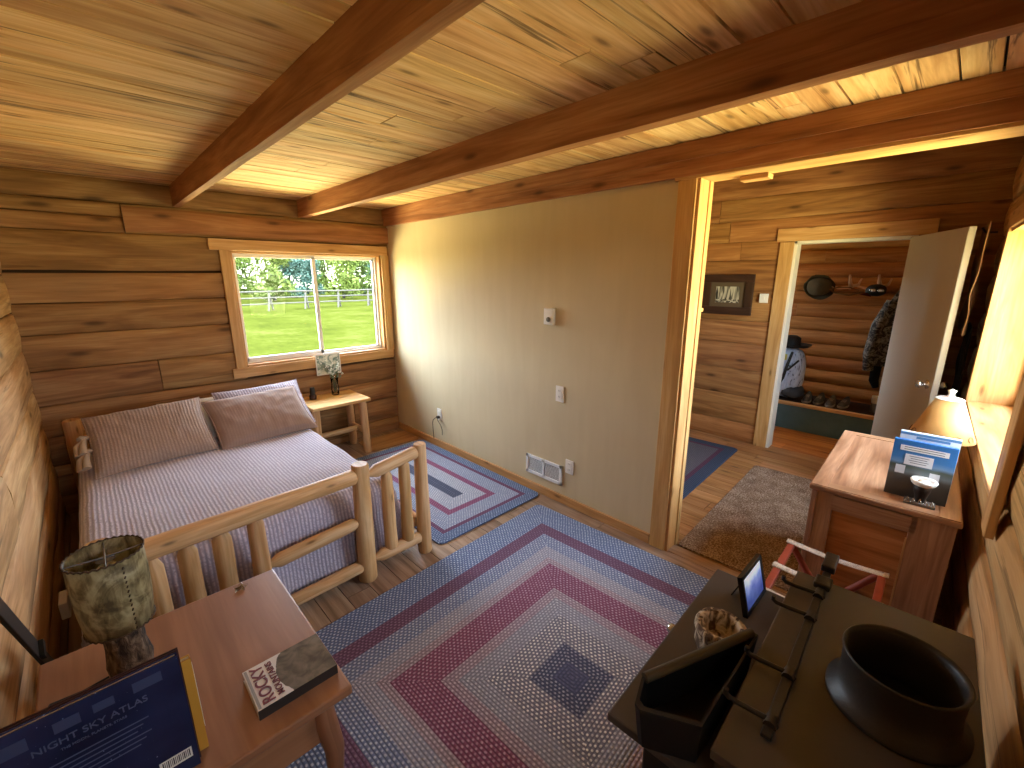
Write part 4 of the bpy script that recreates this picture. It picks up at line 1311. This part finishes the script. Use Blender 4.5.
mb.build('front_frame', 'oak', ch, bevel=.002)
for k in range(2):
    xx = .26 + .44 * k
    mb = MB(); mb.box((xx, CW - .012, .635), (.37, .018, .12), axis=0); dw = mb.build('drawer', 'oak', ch, bevel=.003)
    mb = MB(); mb.tube([(xx, CW - .003, .635), (xx, CW + .012, .635)], [.006, .012], 12); mb.build('knob', 'steel', dw)
    mb = MB(); mb.box((xx, CW - .012, .305), (.37, .018, .47), axis=2); dd = mb.build('door', 'oak', ch, bevel=.003)
    mb = MB(); mb.tube([(xx + (.14 if k == 0 else -.14), CW - .003, .40), (xx + (.14 if k == 0 else -.14), CW + .012, .40)], [.006, .012], 12); mb.build('knob', 'steel', dd)

# display boards on the dresser
def sky_photo():
    t = NT('lake_photo')
    s = t.new('ShaderNodeSeparateXYZ'); t.l.new(t.obj(), s.inputs[0])
    f = t.math('ADD', t.math('DIVIDE', s.outputs[2], .25), t.math('MULTIPLY', t.noise(t.obj(), 14, 3), .04))
    c = t.ramp(f, [(0.0, lin('#3f3a36')), (.38, lin('#58544f')), (.46, lin('#6e7a80')), (.56, lin('#4d5a52')), (.62, lin('#6a8fbc')), (.70, lin('#3b78b8')), (.98, lin('#2f6cb2'))])
    t.l.new(c, t.b.inputs['Base Color']); t.b.inputs['Roughness'].default_value = .35
    return t.m
db = thing('information_board', 'blue lake photo board with white text panels standing at the front of the dresser top', 'board', (-.005, -4.225, .7515), CA)
mb = MB(); mb.box((0, 0, .122), (.018, .19, .244)); mb.build('board_panel', sky_photo(), db, bevel=.001)
mb = MB()
fm = frame_mat((-.0095, 0, 0), (0, -1, 0), (0, 0, 1))
for (yy, zz, w_, h_) in [(.0, .211, .145, .022), (.01, .165, .085, .045), (.06, .118, .03, .035), (-.045, .105, .03, .04)]:
    mb.box((-.0098, yy, zz), (.0012, w_, h_))
pn = mb.build('text_panel', plain('label_white', '#d6dde6', .6), db)
M['ink'] = plain('grey_ink', '#50606c', .6)
mb = MB()
for r_ in range(2): mb.box((-.0106, 0, .216 - r_ * .009), (.0006, .12, .0025))
for r_ in range(4): mb.box((-.0106, .01, .180 - r_ * .009), (.0006, .06 - .01 * (r_ % 2), .0022))
mb.build('text_line', 'ink', pn)
db2 = thing('information_board', 'white board with a blue heading standing behind the lake photo board on the dresser', 'board', (.035, -4.232, .7515), CA)
mb = MB(); mb.box((0, 0, .135), (.014, .18, .27)); mb.build('board_panel', plain('pale_card', '#c9d6e4', .5), db2)
mb = MB(); mb.box((-.0076, .0, .262), (.0012, .18, .010)); mb.box((-.0076, -.01, .250), (.0012, .10, .010)); mb.build('heading', plain('blue_heading', '#4f7fae', .5), db2)
ca = thing('candle_holder', 'small dark tealight lantern with a white bowl and fretwork base on the dresser edge', 'candle holder', (-.055, -4.245, .7515), CA)
mb = MB(); mb.box((0, 0, .006), (.05, .095, .012)); mb.build('base', 'greymetal', ca, bevel=.002)
mb = MB()
for k in range(5):
    yy = -.036 + k * .018
    mb.tube([(-.027, yy - .006, .012), (-.027, yy, .034), (-.027, yy + .006, .012)], .0022, 6)
mb.build('fretwork', 'steel', ca)
mb = MB(); mb.lathe((0.004, 0, 0), [(.016, .012), (.018, .03), (.026, .06), (.030, .085)], 24); mb.build('cup', plain('dark_bronze', '#2b211c', .5, .3), ca, solid=.002)
mb = MB(); mb.lathe((.004, 0, 0), [(.030, .083), (.038, .090), (.042, .100), (.039, .106), (.030, .100), (.024, .092), (.0, .090)], 28, wob=.04); mb.build('bowl', plain('porcelain', '#e2e0da', .3), ca)
mb = MB(); mb.lathe((.004, 0, 0), [(.018, .092), (.018, .100), (0, .101)], 20); mb.build('candle', plain('wax', '#efe9dc', .5), ca)

# lamp with the stitched parchment shade
M['shade'] = None
def shade_mat(name, c, e=0.0):
    t = NT(name)
    n = t.noise(t.obj(), 14, 4, .3)
    a = tuple(x * .85 for x in lin(c)[:3]) + (1,)
    t.l.new(t.ramp(n, [(.35, a), (.65, lin(c))]), t.b.inputs['Base Color'])
    t.b.inputs['Roughness'].default_value = .6
    t.b.inputs['Transmission Weight'].default_value = 0.0
    t.b.inputs['Subsurface Weight'].default_value = .25
    t.b.inputs['Subsurface Radius'].default_value = (.05, .03, .015)
    return t.m
l2 = thing('table_lamp', 'table lamp with a tan cone shade of stitched parchment behind the boards on the dresser', 'lamp', (.43, -4.262, .7515))
mb = MB(); mb.lathe((0, 0, 0), [(0, 0), (.055, 0), (.058, .01), (.04, .02), (.018, .05), (.024, .09), (.014, .13), (.010, .17)], 24); mb.build('lamp_base', plain('dark_bronze2', '#3a2a1e', .5, .4), l2)
mb = MB(); mb.tube([(0, 0, .17), (0, 0, .385)], .004, 8)
for k in range(3):
    a = k * 2.1; mb.tube([(0, 0, .355), (math.cos(a) * .045, math.sin(a) * .045, .352)], .002, 6)
mb.build('harp', 'steel', l2)
mb = MB(); mb.lathe((0, 0, 0), [(.116, .165), (.047, .350)], 40); mb.build('lamp_shade', shade_mat('parchment', '#bd9052'), l2, solid=.003)
mb = MB()
for k in range(12):
    a = 2 * PI * k / 12
    rr = .108; z = .188
    pts = []
    for q in range(9):
        b = -.3 * PI + (1.6 * PI) * q / 8
        da = math.cos(b) * .013 / rr; dz = math.sin(b) * .012
        r_ = .116 - (.069) * ((z + dz) - .165) / .185 + .003
        pts.append((math.cos(a + da) * r_, math.sin(a + da) * r_, z + dz))
    mb = MB(); mb.tube(pts, .0016, 5)
    mb.build('stitching', 'coat_brown', l2)
mb = MB(); mb.lathe((0, 0, 0), [(.051, .349), (.042, .354), (.014, .357), (.010, .375), (.016, .388), (0, .396)], 20); mb.build('finial', 'white', l2)

# ------------------------------------------------------------------ luggage rack
lr = thing('luggage_rack', 'folding luggage rack with red wood legs and printed straps between stove and dresser', 'luggage rack', (-.45, -4.045, 0), math.radians(2))
RX = (-.24, .20)
for s_ in (1, -1):
    mb = MB(); mb.box((-.02, s_ * .155, .490), (.46, .026, .022), axis=0); mb.build('top_rail', 'red_wood', lr, bevel=.004)
for xx in RX:
    mb = MB(); mb.tube([(xx, .150, .48), (xx, -.17, .02)], .014, 8); mb.build('leg', 'red_wood', lr)
    mb = MB(); mb.tube([(xx + .03, -.150, .48), (xx + .03, .17, .02)], .014, 8); mb.build('leg', 'red_wood', lr)
def strap_mat():
    t = NT('printed_strap')
    n = t.noise(t.obj(), 70, 2, 2.0)
    t.l.new(t.ramp(n, [(.47, lin('#cdbfae')), (.53, lin('#77675a')), (.57, lin('#d0c3b3'))]), t.b.inputs['Base Color'])
    t.b.inputs['Roughness'].default_value = .9
    return t.m
SM = strap_mat()
for xx in (.195, -.03, -.225):
    mb = MB()
    mb.grid(lambda u, v: (xx - .018 + .036 * v, -.175 + .35 * u, .503 - .012 * math.sin(PI * u)), 16, 2)
    mb.build('strap', SM, lr, solid=.002)

# ------------------------------------------------------------------ step top wood stove
SA = math.radians(2.4)
sv = thing('wood_stove', 'black step-top cast iron wood stove with an open flue collar standing by the side wall', 'stove', (-1.62, -4.43, 0), SA)
def sloc(x, y):          # world -> stove local
    v = Vector((x + 1.62, y + 4.43, 0)); v.rotate(Euler((0, 0, -SA))); return v.x, v.y
mb = MB(); mb.box((.355, .475, .670), (.70, .235, .022)); mb.build('lower_top', 'iron_top', sv, bevel=.004)
mb = MB(); mb.box((.360, .185, .769), (.715, .375, .022)); mb.build('upper_top', 'iron_top', sv, bevel=.003)
mb = MB(); mb.box((.355, .362, .718), (.66, .012, .085)); mb.build('riser', 'black_iron', sv)
mb = MB(); mb.box((.355, .27, .415), (.62, .50, .49)); mb.box((.355, .19, .71), (.62, .33, .11)); mb.build('firebox', 'black_iron', sv, bevel=.006)
for sx in (.07, .64):
    for sy in (.06, .50):
        mb = MB(); mb.tube([(sx, sy, .18), (sx + (.03 if sx > .3 else -.03), sy, .06), (sx + (.05 if sx > .3 else -.05), sy, .012)], [.035, .022, .034], 12); mb.build('leg', 'black_iron', sv)
mb = MB(); mb.box((.355, .560, .175), (.60, .12, .02)); mb.build('ash_shelf', 'black_iron', sv, bevel=.003)
mb = MB(); mb.box((.355, .535, .42), (.40, .022, .32)); sd = mb.build('stove_door', 'black_iron', sv, bevel=.01)
mb = MB(); mb.tube([(.56, .55, .46), (.565, .60, .465), (.57, .66, .47)], .008, 8); hd = mb.build('handle', 'steel', sd)
mb = MB(); blob(mb, (.572, .675, .472), (.017, .017, .017), 2, 16); mb.build('handle_ball', 'steel', hd)
for xx in (.22, .49):
    mb = MB(); mb.lathe((0, 0, 0), [(0, 0), (.035, 0), (.038, .008), (.03, .016), (.01, .02), (.01, .03), (0, .03)], 18); k = mb.build('draft_knob', 'greymetal', sd)
    k.rotation_euler = (-PI / 2, 0, 0); k.location = (xx, .545, .31)
mb = MB(); mb.tube([(.02, .545, .50), (.0, .56, .44), (-.02, .575, .38)], [.012, .018, .026], 10); mb.tube([(-.02, .575, .38), (-.03, .57, .30)], [.026, .014], 10)
mb.build('side_handle', 'greymetal', sv)
cx, cy = sloc(-1.278, -4.286)
mb = MB(); mb.lathe((cx, cy, 0), [(.116, .781), (.116, .792), (.100, .802), (.096, .84), (.098, .885), (.101, .892), (.098, .895), (.091, .885), (.088, .84), (.088, .70)], 44)
mb.build('flue_collar', 'black_iron', sv)
mb = MB(); mb.lathe((cx, cy, 0), [(0, .782), (.090, .782)], 32); mb.build('flue_dark_disc', 'iron_dark', sv)  # black disc stands in for the darkness down the open flue

# iron hook rail lying on the upper top
hr = thing('hook_rail', 'dark iron rail with four curled hooks lying along the edge of the stove top', 'hook rail', (-1.18, -4.108, .7815), math.radians(2.6))
mb = MB(); mb.box((.0, 0, .008), (.73, .020, .010), rotz=0); mb.build('rail', 'black_iron', hr, bevel=.003)
mb = MB(); mb.box((.335, .0, .020), (.09, .034, .022)); mb.box((.22, .0, .016), (.05, .04, .018)); mb.build('mount', 'black_iron', hr, bevel=.004)
for xx in (-.33, -.185, .045, .155):
    mb = MB(); mb.tube([(xx, -.012, .010), (xx, .0, .018), (xx, .055, .014), (xx, .078, .014), (xx, .086, .020), (xx, .085, .030)], .0055, 8)
    mb.tube([(xx - .012, 0, .014), (xx + .012, 0, .014)], .012, 8)
    mb.build('hook', 'black_iron', hr)

# black tray on the lower top
tr = thing('metal_tray', 'black deep angular tray on the lower stove top at the near corner', 'tray', (-1.485, -3.96, .6815), 0)
poly = [(-.115, .066), (.195, -.055), (.195, -.072), (-.13, -.072), (-.185, .03), (-.178, .045)]
mb = MB()
n = len(poly)
def inset(p, f=.90): return (p[0] * f + .0, p[1] * f * .96)
for (z, f) in ((0, .9), (.105, 1.0), (.112, 1.0), (.112, .93), (.01, .84)):
    for p in poly: mb.v.append(Vector((p[0] * f, p[1] * f, z)))
for i in range(4):
    for k in range(n):
        k2 = (k + 1) % n
        mb.face((i * n + k2, i * n + k, (i + 1) * n + k, (i + 1) * n + k2), [(0, 0)] * 4)
mb.face(tuple(range(4 * n, 5 * n))[::-1], [(0, 0)] * n); mb.face(tuple(range(n)), [(0, 0)] * n)
mb.build('tray_body', 'iron_dark', tr)
mb = MB(); mb.tube([(-.112, .060, .112), (.19, -.058, .112)], .011, 10); mb.build('rim_bar', plain('olive_rim', '#463c26', .7), tr)

# log candle cup
cc = thing('candle_cup', 'chunky whitish bark candle cup on the lower stove top', 'candle holder', (-1.285, -3.945, .6815))
def bark_white():
    t = NT('pale_bark')
    n = t.noise(t.vmath('MULTIPLY', t.obj(), (1, 1, .5)), 45, 3, 1.0)
    t.l.new(t.ramp(n, [(.42, lin('#5a4838')), (.5, lin('#a8967e')), (.62, lin('#cfc0a8'))]), t.b.inputs['Base Color'])
    t.b.inputs['Roughness'].default_value = .9; t.bump(n, .8, .01)
    return t.m
mb = MB(); mb.lathe((0, 0, 0), [(0, 0), (.052, 0), (.060, .02), (.058, .05), (.064, .072), (.060, .082), (.046, .080), (.042, .06), (.040, .03), (0, .028)], 32, wob=.07); mb.build('cup_body', bark_white(), cc)
# small photo frame
fo = thing('photo_frame', 'small black photo frame with a blue picture standing on the lower stove top', 'picture frame', (-1.03, -3.955, .6815), math.radians(0))
tl = Matrix.Rotation(math.radians(-14), 3, 'X')
tilt = Matrix.Rotation(math.radians(-14), 4, 'X')
def tpart(name, boxes, mat, bevel=.001):
    mb = MB()
    for c, d in boxes: mb.box(c, d)
    o = mb.build(name, mat, fo, bevel=bevel); o.matrix_local = tilt; return o
w_, h_, b_2 = .165, .122, .012
tpart('frame', [((0, 0, b_2 / 2), (w_, .014, b_2)), ((0, 0, h_ - b_2 / 2), (w_, .014, b_2)), ((-w_ / 2 + b_2 / 2, 0, h_ / 2), (b_2, .014, h_)), ((w_ / 2 - b_2 / 2, 0, h_ / 2), (b_2, .014, h_)), ((0, .006, h_ / 2), (w_ - .01, .004, h_ - .01))], 'black')
def mountain_photo():
    t = NT('mountain_photo')
    s = t.new('ShaderNodeSeparateXYZ'); t.l.new(t.obj(), s.inputs[0])
    f = t.math('ADD', t.math('DIVIDE', s.outputs[2], .12), t.math('MULTIPLY', t.math('SUBTRACT', t.noise(t.obj(), 22, 4), .5), .5))
    t.l.new(t.ramp(f, [(.2, lin('#3d4f9a')), (.45, lin('#5b72c0')), (.6, lin('#8aa0d8')), (.72, lin('#c8d6ee')), (.85, lin('#e0e8f4'))]), t.b.inputs['Base Color'])
    t.b.inputs['Roughness'].default_value = .2
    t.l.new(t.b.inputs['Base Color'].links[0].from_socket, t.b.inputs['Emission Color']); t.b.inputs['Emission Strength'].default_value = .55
    return t.m
tpart('photo', [((0, -.001, h_ / 2), (w_ - 2 * b_2, .006, h_ - 2 * b_2))], mountain_photo(), 0)
mb = MB(); mb.box((0, .045, .048), (.03, .004, .10), mat=Matrix.Rotation(math.radians(22), 3, 'X')); mb.build('easel_back', 'black', fo)

# ------------------------------------------------------------------ side table with the bark lamp and books
ta = thing('end_table', 'reddish brown cherry end table with a square top near the west log wall', 'table', (-2.30, -2.96, 0))
TZ = .60
mb = MB(); mb.box((0.0, 0, TZ - .014), (.60, .665, .028), axis=1); mb.build('table_top', 'cherry', ta, bevel=.006)
mb = MB()
for sx in (-1, 1): mb.box((sx * .235, 0, TZ - .098), (.018, .54, .14), axis=1)
for sy in (-1, 1): mb.box((0, sy * .275, TZ - .098), (.46, .018, .14), axis=0)
mb.build('apron', 'cherry', ta, bevel=.002)
for sx in (-1, 1):
    for sy in (-1, 1):
        mb = MB()
        pr = [(sx * .235, sy * .275, TZ - .028), (sx * .240, sy * .28, TZ - .12), (sx * .250, sy * .29, TZ - .20), (sx * .245, sy * .285, TZ - .36), (sx * .240, sy * .28, .08), (sx * .262, sy * .298, .0 if sx < 0 else .012)]
        mb.tube(pr, [.026, .028, .026, .018, .014, .020], 12)
        mb.build('leg', 'cherry', ta)
# the ornament chip near the far edge
bo = thing('glass_trinket', 'tiny clear star shaped trinket at the far edge of the cherry table', 'trinket', (-2.115, -2.665, TZ + .0005))
mb = MB(); pl = []
for k in range(10):
    r_ = .024 if k % 2 == 0 else .012
    pl.append((math.cos(k * PI / 5) * r_, math.sin(k * PI / 5) * r_))
mb.prism(pl, 0, .008); mb.build('star', 'vase', bo, bevel=.002)
# bark lamp
bl_ = thing('bark_lamp', 'table lamp with a bark log base and mottled hide drum shade on the cherry table', 'lamp', (-2.412, -2.82, TZ + .0005))
def bark():
    t = NT('lamp_bark')
    n = t.noise(t.vmath('MULTIPLY', t.obj(), (1, 1, .45)), 55, 4, .6, .6)
    t.l.new(t.ramp(n, [(.38, lin('#2c2018')), (.52, lin('#5c4836')), (.66, lin('#84705a'))]), t.b.inputs['Base Color'])
    t.b.inputs['Roughness'].default_value = .95; t.bump(n, 1.0, .012)
    return t.m
mb = MB(); mb.lathe((0, 0, 0), [(.046, 0), (.048, .03), (.042, .08), (.044, .14), (.040, .165)], 32, wob=.14, caps=True); mb.build('lamp_base', bark(), bl_)
mb = MB(); mb.tube([(0, 0, .16), (0, 0, .25)], .008, 10); mb.tube([(0, 0, .20), (0, 0, .26)], .016, 12); mb.build('socket', plain('brass', '#8d6d3b', .35, .8), bl_)
mb = MB(); blob(mb, (0, 0, .295), (.030, .030, .036), 2, 18); mb.build('bulb', plain('frosted_bulb', '#e9e4d6', .3), bl_)
def hide():
    t = NT('mottled_hide')
    s = t.new('ShaderNodeSeparateXYZ'); t.l.new(t.obj(), s.inputs[0])
    n = t.noise(t.obj(), 11, 5, 1.0, .6)
    n2 = t.noise(t.vmath('MULTIPLY', t.obj(), (1, 1, .35)), 30, 4, 1.5, .6)
    f = t.math('ADD', t.math('MULTIPLY', n, .6), t.math('MULTIPLY', n2, .4))
    c = t.ramp(f, [(.40, lin('#54462c')), (.47, lin('#7f6f48')), (.54, lin('#a99b70')), (.66, lin('#c6ba90'))])
    t.l.new(c, t.b.inputs['Base Color']); t.b.inputs['Roughness'].default_value = .55
    tr_ = t.new('ShaderNodeBsdfTranslucent'); mx = t.new('ShaderNodeMixShader'); mx.inputs[0].default_value = .3
    t.l.new(c, tr_.inputs['Color'])
    out = t.n['Material Output']
    t.l.new(t.b.outputs[0], mx.inputs[1]); t.l.new(tr_.outputs[0], mx.inputs[2]); t.l.new(mx.outputs[0], out.inputs[0])
    return t.m
mb = MB(); mb.lathe((0, 0, 0), [(.071, .150), (.076, .22), (.079, .29), (.078, .358)], 48, wob=.02); mb.build('lamp_shade', hide(), bl_, solid=.0025)
mb = MB()
for (rr, z) in ((.0785, .358), (.0715, .151)):
    pts = [(math.cos(a) * rr, math.sin(a) * rr, z + (.0025 if k % 2 else -.0015)) for k, a in [(k, 2 * PI * k / 64) for k in range(65)]]
    mb.tube(pts, .0026, 5, False)
for k in range(14):
    mb.tube([(.0795 * math.cos(-1.2), .0795 * math.sin(-1.2), .16 + k * .0135), (.0800 * math.cos(-1.17), .0800 * math.sin(-1.17), .166 + k * .0135)], .0018, 5)
mb.build('lacing', plain('lacing_leather', '#4a3520', .8), bl_)
mb = MB(); mb.tube([(-.077, 0, .352), (0, 0, .347), (.077, 0, .352)], .002, 6); mb.tube([(0, -.077, .352), (0, 0, .347), (0, .077, .352)], .002, 6)
mb.lathe((0, 0, 0), [(.020, .34), (.016, .345), (0, .346)], 16)
mb.build('spider', 'greymetal', bl_)
lc = thing('lamp_cord', 'thin dark cord of the bark lamp looping over the cherry table', 'cord', (-2.46, -2.82, TZ))
mb = MB(); mb.tube([(.0, 0, .006), (-.05, -.01, .006), (-.11, -.005, .007), (-.128, -.05, .007), (-.125, -.10, .006), (-.118, -.17, .006), (-.10, -.24, .006)], .0028, 8); mb.build('cable', 'cord', lc)

# books
def book(name, label, w, h, d, mat, mtx, cat='book', group=None, spine=None):
    """local: x width, z height, y thickness; front cover faces -y"""
    t = thing(name, label, cat); t.matrix_world = mtx
    mb = MB()
    mb.box((0, -d / 2 + .001, h / 2), (w, .0022, h)); mb.box((0, d / 2 - .001, h / 2), (w, .0022, h)); mb.box((-w / 2 + .001, 0, h / 2), (.0024, d, h), mi=1)
    c = mb.build('cover', [mat, spine or mat], t)
    mb = MB(); mb.box((-.001, 0, h / 2), (w - .006, d - .0046, h - .006)); mb.build('pages', 'paperedge', t)
    return t
def night_cover():
    t = NT('night_blue_cover')
    n = t.noise(t.obj(), 7, 3)
    st_ = t.noise(t.obj(), 160, 1)
    c = t.ramp(n, [(.35, lin('#141b34')), (.65, lin('#242c4e'))])
    c = t.mix(t.ramp(st_, [(.74, (0, 0, 0, 1)), (.78, (1, 1, 1, 1))]), c, lin('#8898b8'))
    t.l.new(c, t.b.inputs['Base Color']); t.b.inputs['Roughness'].default_value = .22
    return t.m
AW, AH, AD = .275, .29, .012
at = book('book', 'large dark blue night sky atlas standing at the front edge of the cherry table', AW, AH, AD, night_cover(), Matrix.Translation((-2.325 - AW / 2, -3.237, TZ + .0005)))
def onc(x, z, e=.0012): return frame_mat((x, -AD / 2 - e, z), (1, 0, 0), (0, 0, 1))
M['pale_ink'] = plain('pale_print', '#4c5672', .5)
text('title', 'NIGHT SKY ATLAS', .0195, 'pale_ink', at, onc(.0, AH - .062))
text('subtitle', 'THE MOON, PLANETS, STARS', .007, 'pale_ink', at, onc(.0, AH - .080))
PB = plain('print_block', '#343e5c', .4)
for x, z, w, h in [(.085, AH - .028, .045, .022), (.02, AH - .030, .03, .018), (-.03, AH - .032, .035, .022), (-.10, AH - .034, .04, .026)]:
    mb = MB(); mb.box((x, -AD / 2 - .0008, z), (w, .0006, h))
    mb.build('picture_block', PB, at)
mb = MB()
for k in range(6): mb.box((-.01, -AD / 2 - .0008, AH - .105 - k * .011), (.17 - .02 * (k % 3), .0005, .0022))
mb.build('text_line', 'pale_ink', at)
mb = MB(); mb.box((.1, -AD / 2 - .0008, .045), (.055, .0006, .026)); bc = mb.build('barcode', 'white', at)
mb = MB()
for k in range(16): mb.box((.078 + k * .003, -AD / 2 - .0014, .046), (.0012 if k % 3 else .002, .0004, .018))
mb.build('bar', 'black', bc)
book('book', 'thin book with a red brown cover standing right behind the blue atlas', .280, .291, .008, plain('maroon_cover', '#3a1a18', .4), Matrix.Translation((-2.322 - .140, -3.224, TZ + .0005)))
yb = book('book', 'yellow spined book with white lettering strip standing behind the atlas', .25, .245, .016, plain('yellow_cover', '#c08a34', .4), Matrix.Translation((-2.305 - .125, -3.205, TZ + .0005)) @ Matrix.Rotation(PI, 4, 'Z'))
mb = MB(); mb.box((-.1262, 0, .14), (.0006, .009, .17)); ys = mb.build('spine_label', 'paper', yb)
text('spine_text', 'FIELD GUIDE', .008, 'ink', ys, frame_mat((-.1268, 0, .14), (0, 0, 1), (0, 1, 0)), .0002) if False else None
mb = MB()
for k in range(14): mb.box((-.1267, 0, .07 + k * .010), (.0004, .005, .005))
mb.build('spine_lettering', 'ink', ys)

def rocky_cover():
    t = NT('guide_cover')
    s = t.new('ShaderNodeSeparateXYZ'); t.l.new(t.obj(), s.inputs[0])
    x, z = s.outputs[0], s.outputs[2]
    n = t.noise(t.obj(), 30, 4, .6)
    # dark animal portrait on a pale ground: curved boundary
    dx = t.math('SUBTRACT', z, .020); dz = t.math('MULTIPLY', t.math('SUBTRACT', x, -.006), .92)
    dd = t.math('SQRT', t.math('ADD', t.math('MULTIPLY', dx, dx), t.math('MULTIPLY', dz, dz)))
    f = t.math('ADD', dd, t.math('MULTIPLY', t.math('SUBTRACT', n, .5), .012))
    inside = t.math('LESS_THAN', f, .108)
    dark = t.ramp(n, [(.35, lin('#3c3733')), (.65, lin('#6f665c'))])
    c = t.mix(inside, lin('#dbd3cc'), dark)
    t.l.new(c, t.b.inputs['Base Color']); t.b.inputs['Roughness'].default_value = .25
    return t.m
RW, RH, RD = .148, .192, .028
# lying flat: local z (height) -> world +x direction of reading, cover faces up
# text reads with its top towards -x; book height runs along world +x
ctr = Vector((-2.108, -3.156, TZ + .0005 + RD / 2))
ux = Vector((0, 1, 0)); uz = Vector((-1, 0, 0))
ry = -ux.cross(uz)
bm_ = Matrix((ux, Vector((0, 0, -1)), uz)).transposed().to_4x4()
bm_.translation = ctr - uz * (RH / 2)
rb = book('book', 'thick paperback with a dark animal cover lying flat on the corner of the cherry table', RW, RH, RD, rocky_cover(), bm_, spine=plain('dark_spine', '#2c2522', .4))
M['red_ink'] = plain('maroon_print', '#6e1f26', .5)
M['greyprint'] = plain('grey_block', '#8b857f', .5)
# letters run along world -y->+y ; their tops point to -x
def onr(x, z, e=.0013): return frame_mat((x, -RD / 2 - e, z), (1, 0, 0), (0, 0, 1))
m1 = frame_mat((0, -RD / 2 - .0013, .034), (1, 0, 0), (0, 0, 1))
def flatm(x, z): return frame_mat((x, -RD / 2 - .0013, z), (1, 0, 0), (0, 0, 1))
text('title', 'ROCKY', .040, 'red_ink', rb, flatm(.0, RH - .030) , bold=.0006)
text('title', 'MOUNTAINS', .0215, 'red_ink', rb, flatm(.0, RH - .058), bold=.0003)
mb = MB(); mb.box((0, -RD / 2 - .0006, RH - .006), (RW - .008, .0008, .006)); mb.build('header_band', 'greyprint', rb)

# black bar leaning on the west wall
bb = thing('leaning_bar', 'flat black metal bar leaning against the west log wall behind the cherry table', 'bar', (-2.614, -2.35, .35))
mb = MB()
a, b = Vector((.0, .294, -.33)), Vector((.0, -.50, .65))
d = (b - a).normalized(); nrm = Vector((1, 0, 0)); sd_ = d.cross(nrm).normalized()
Mx = Matrix((d, sd_, nrm)).transposed()
mb.box((a + b) / 2, ((b - a).length, .055, .010), axis=0, mat=Mx); mb.build('bar_body', 'black', bb, bevel=.003)
mb = MB(); mb.box(a + d * .7 + Vector((.010, 0, 0)), (.03, .05, .012), mat=Mx); mb.build('clip', 'black', bb)
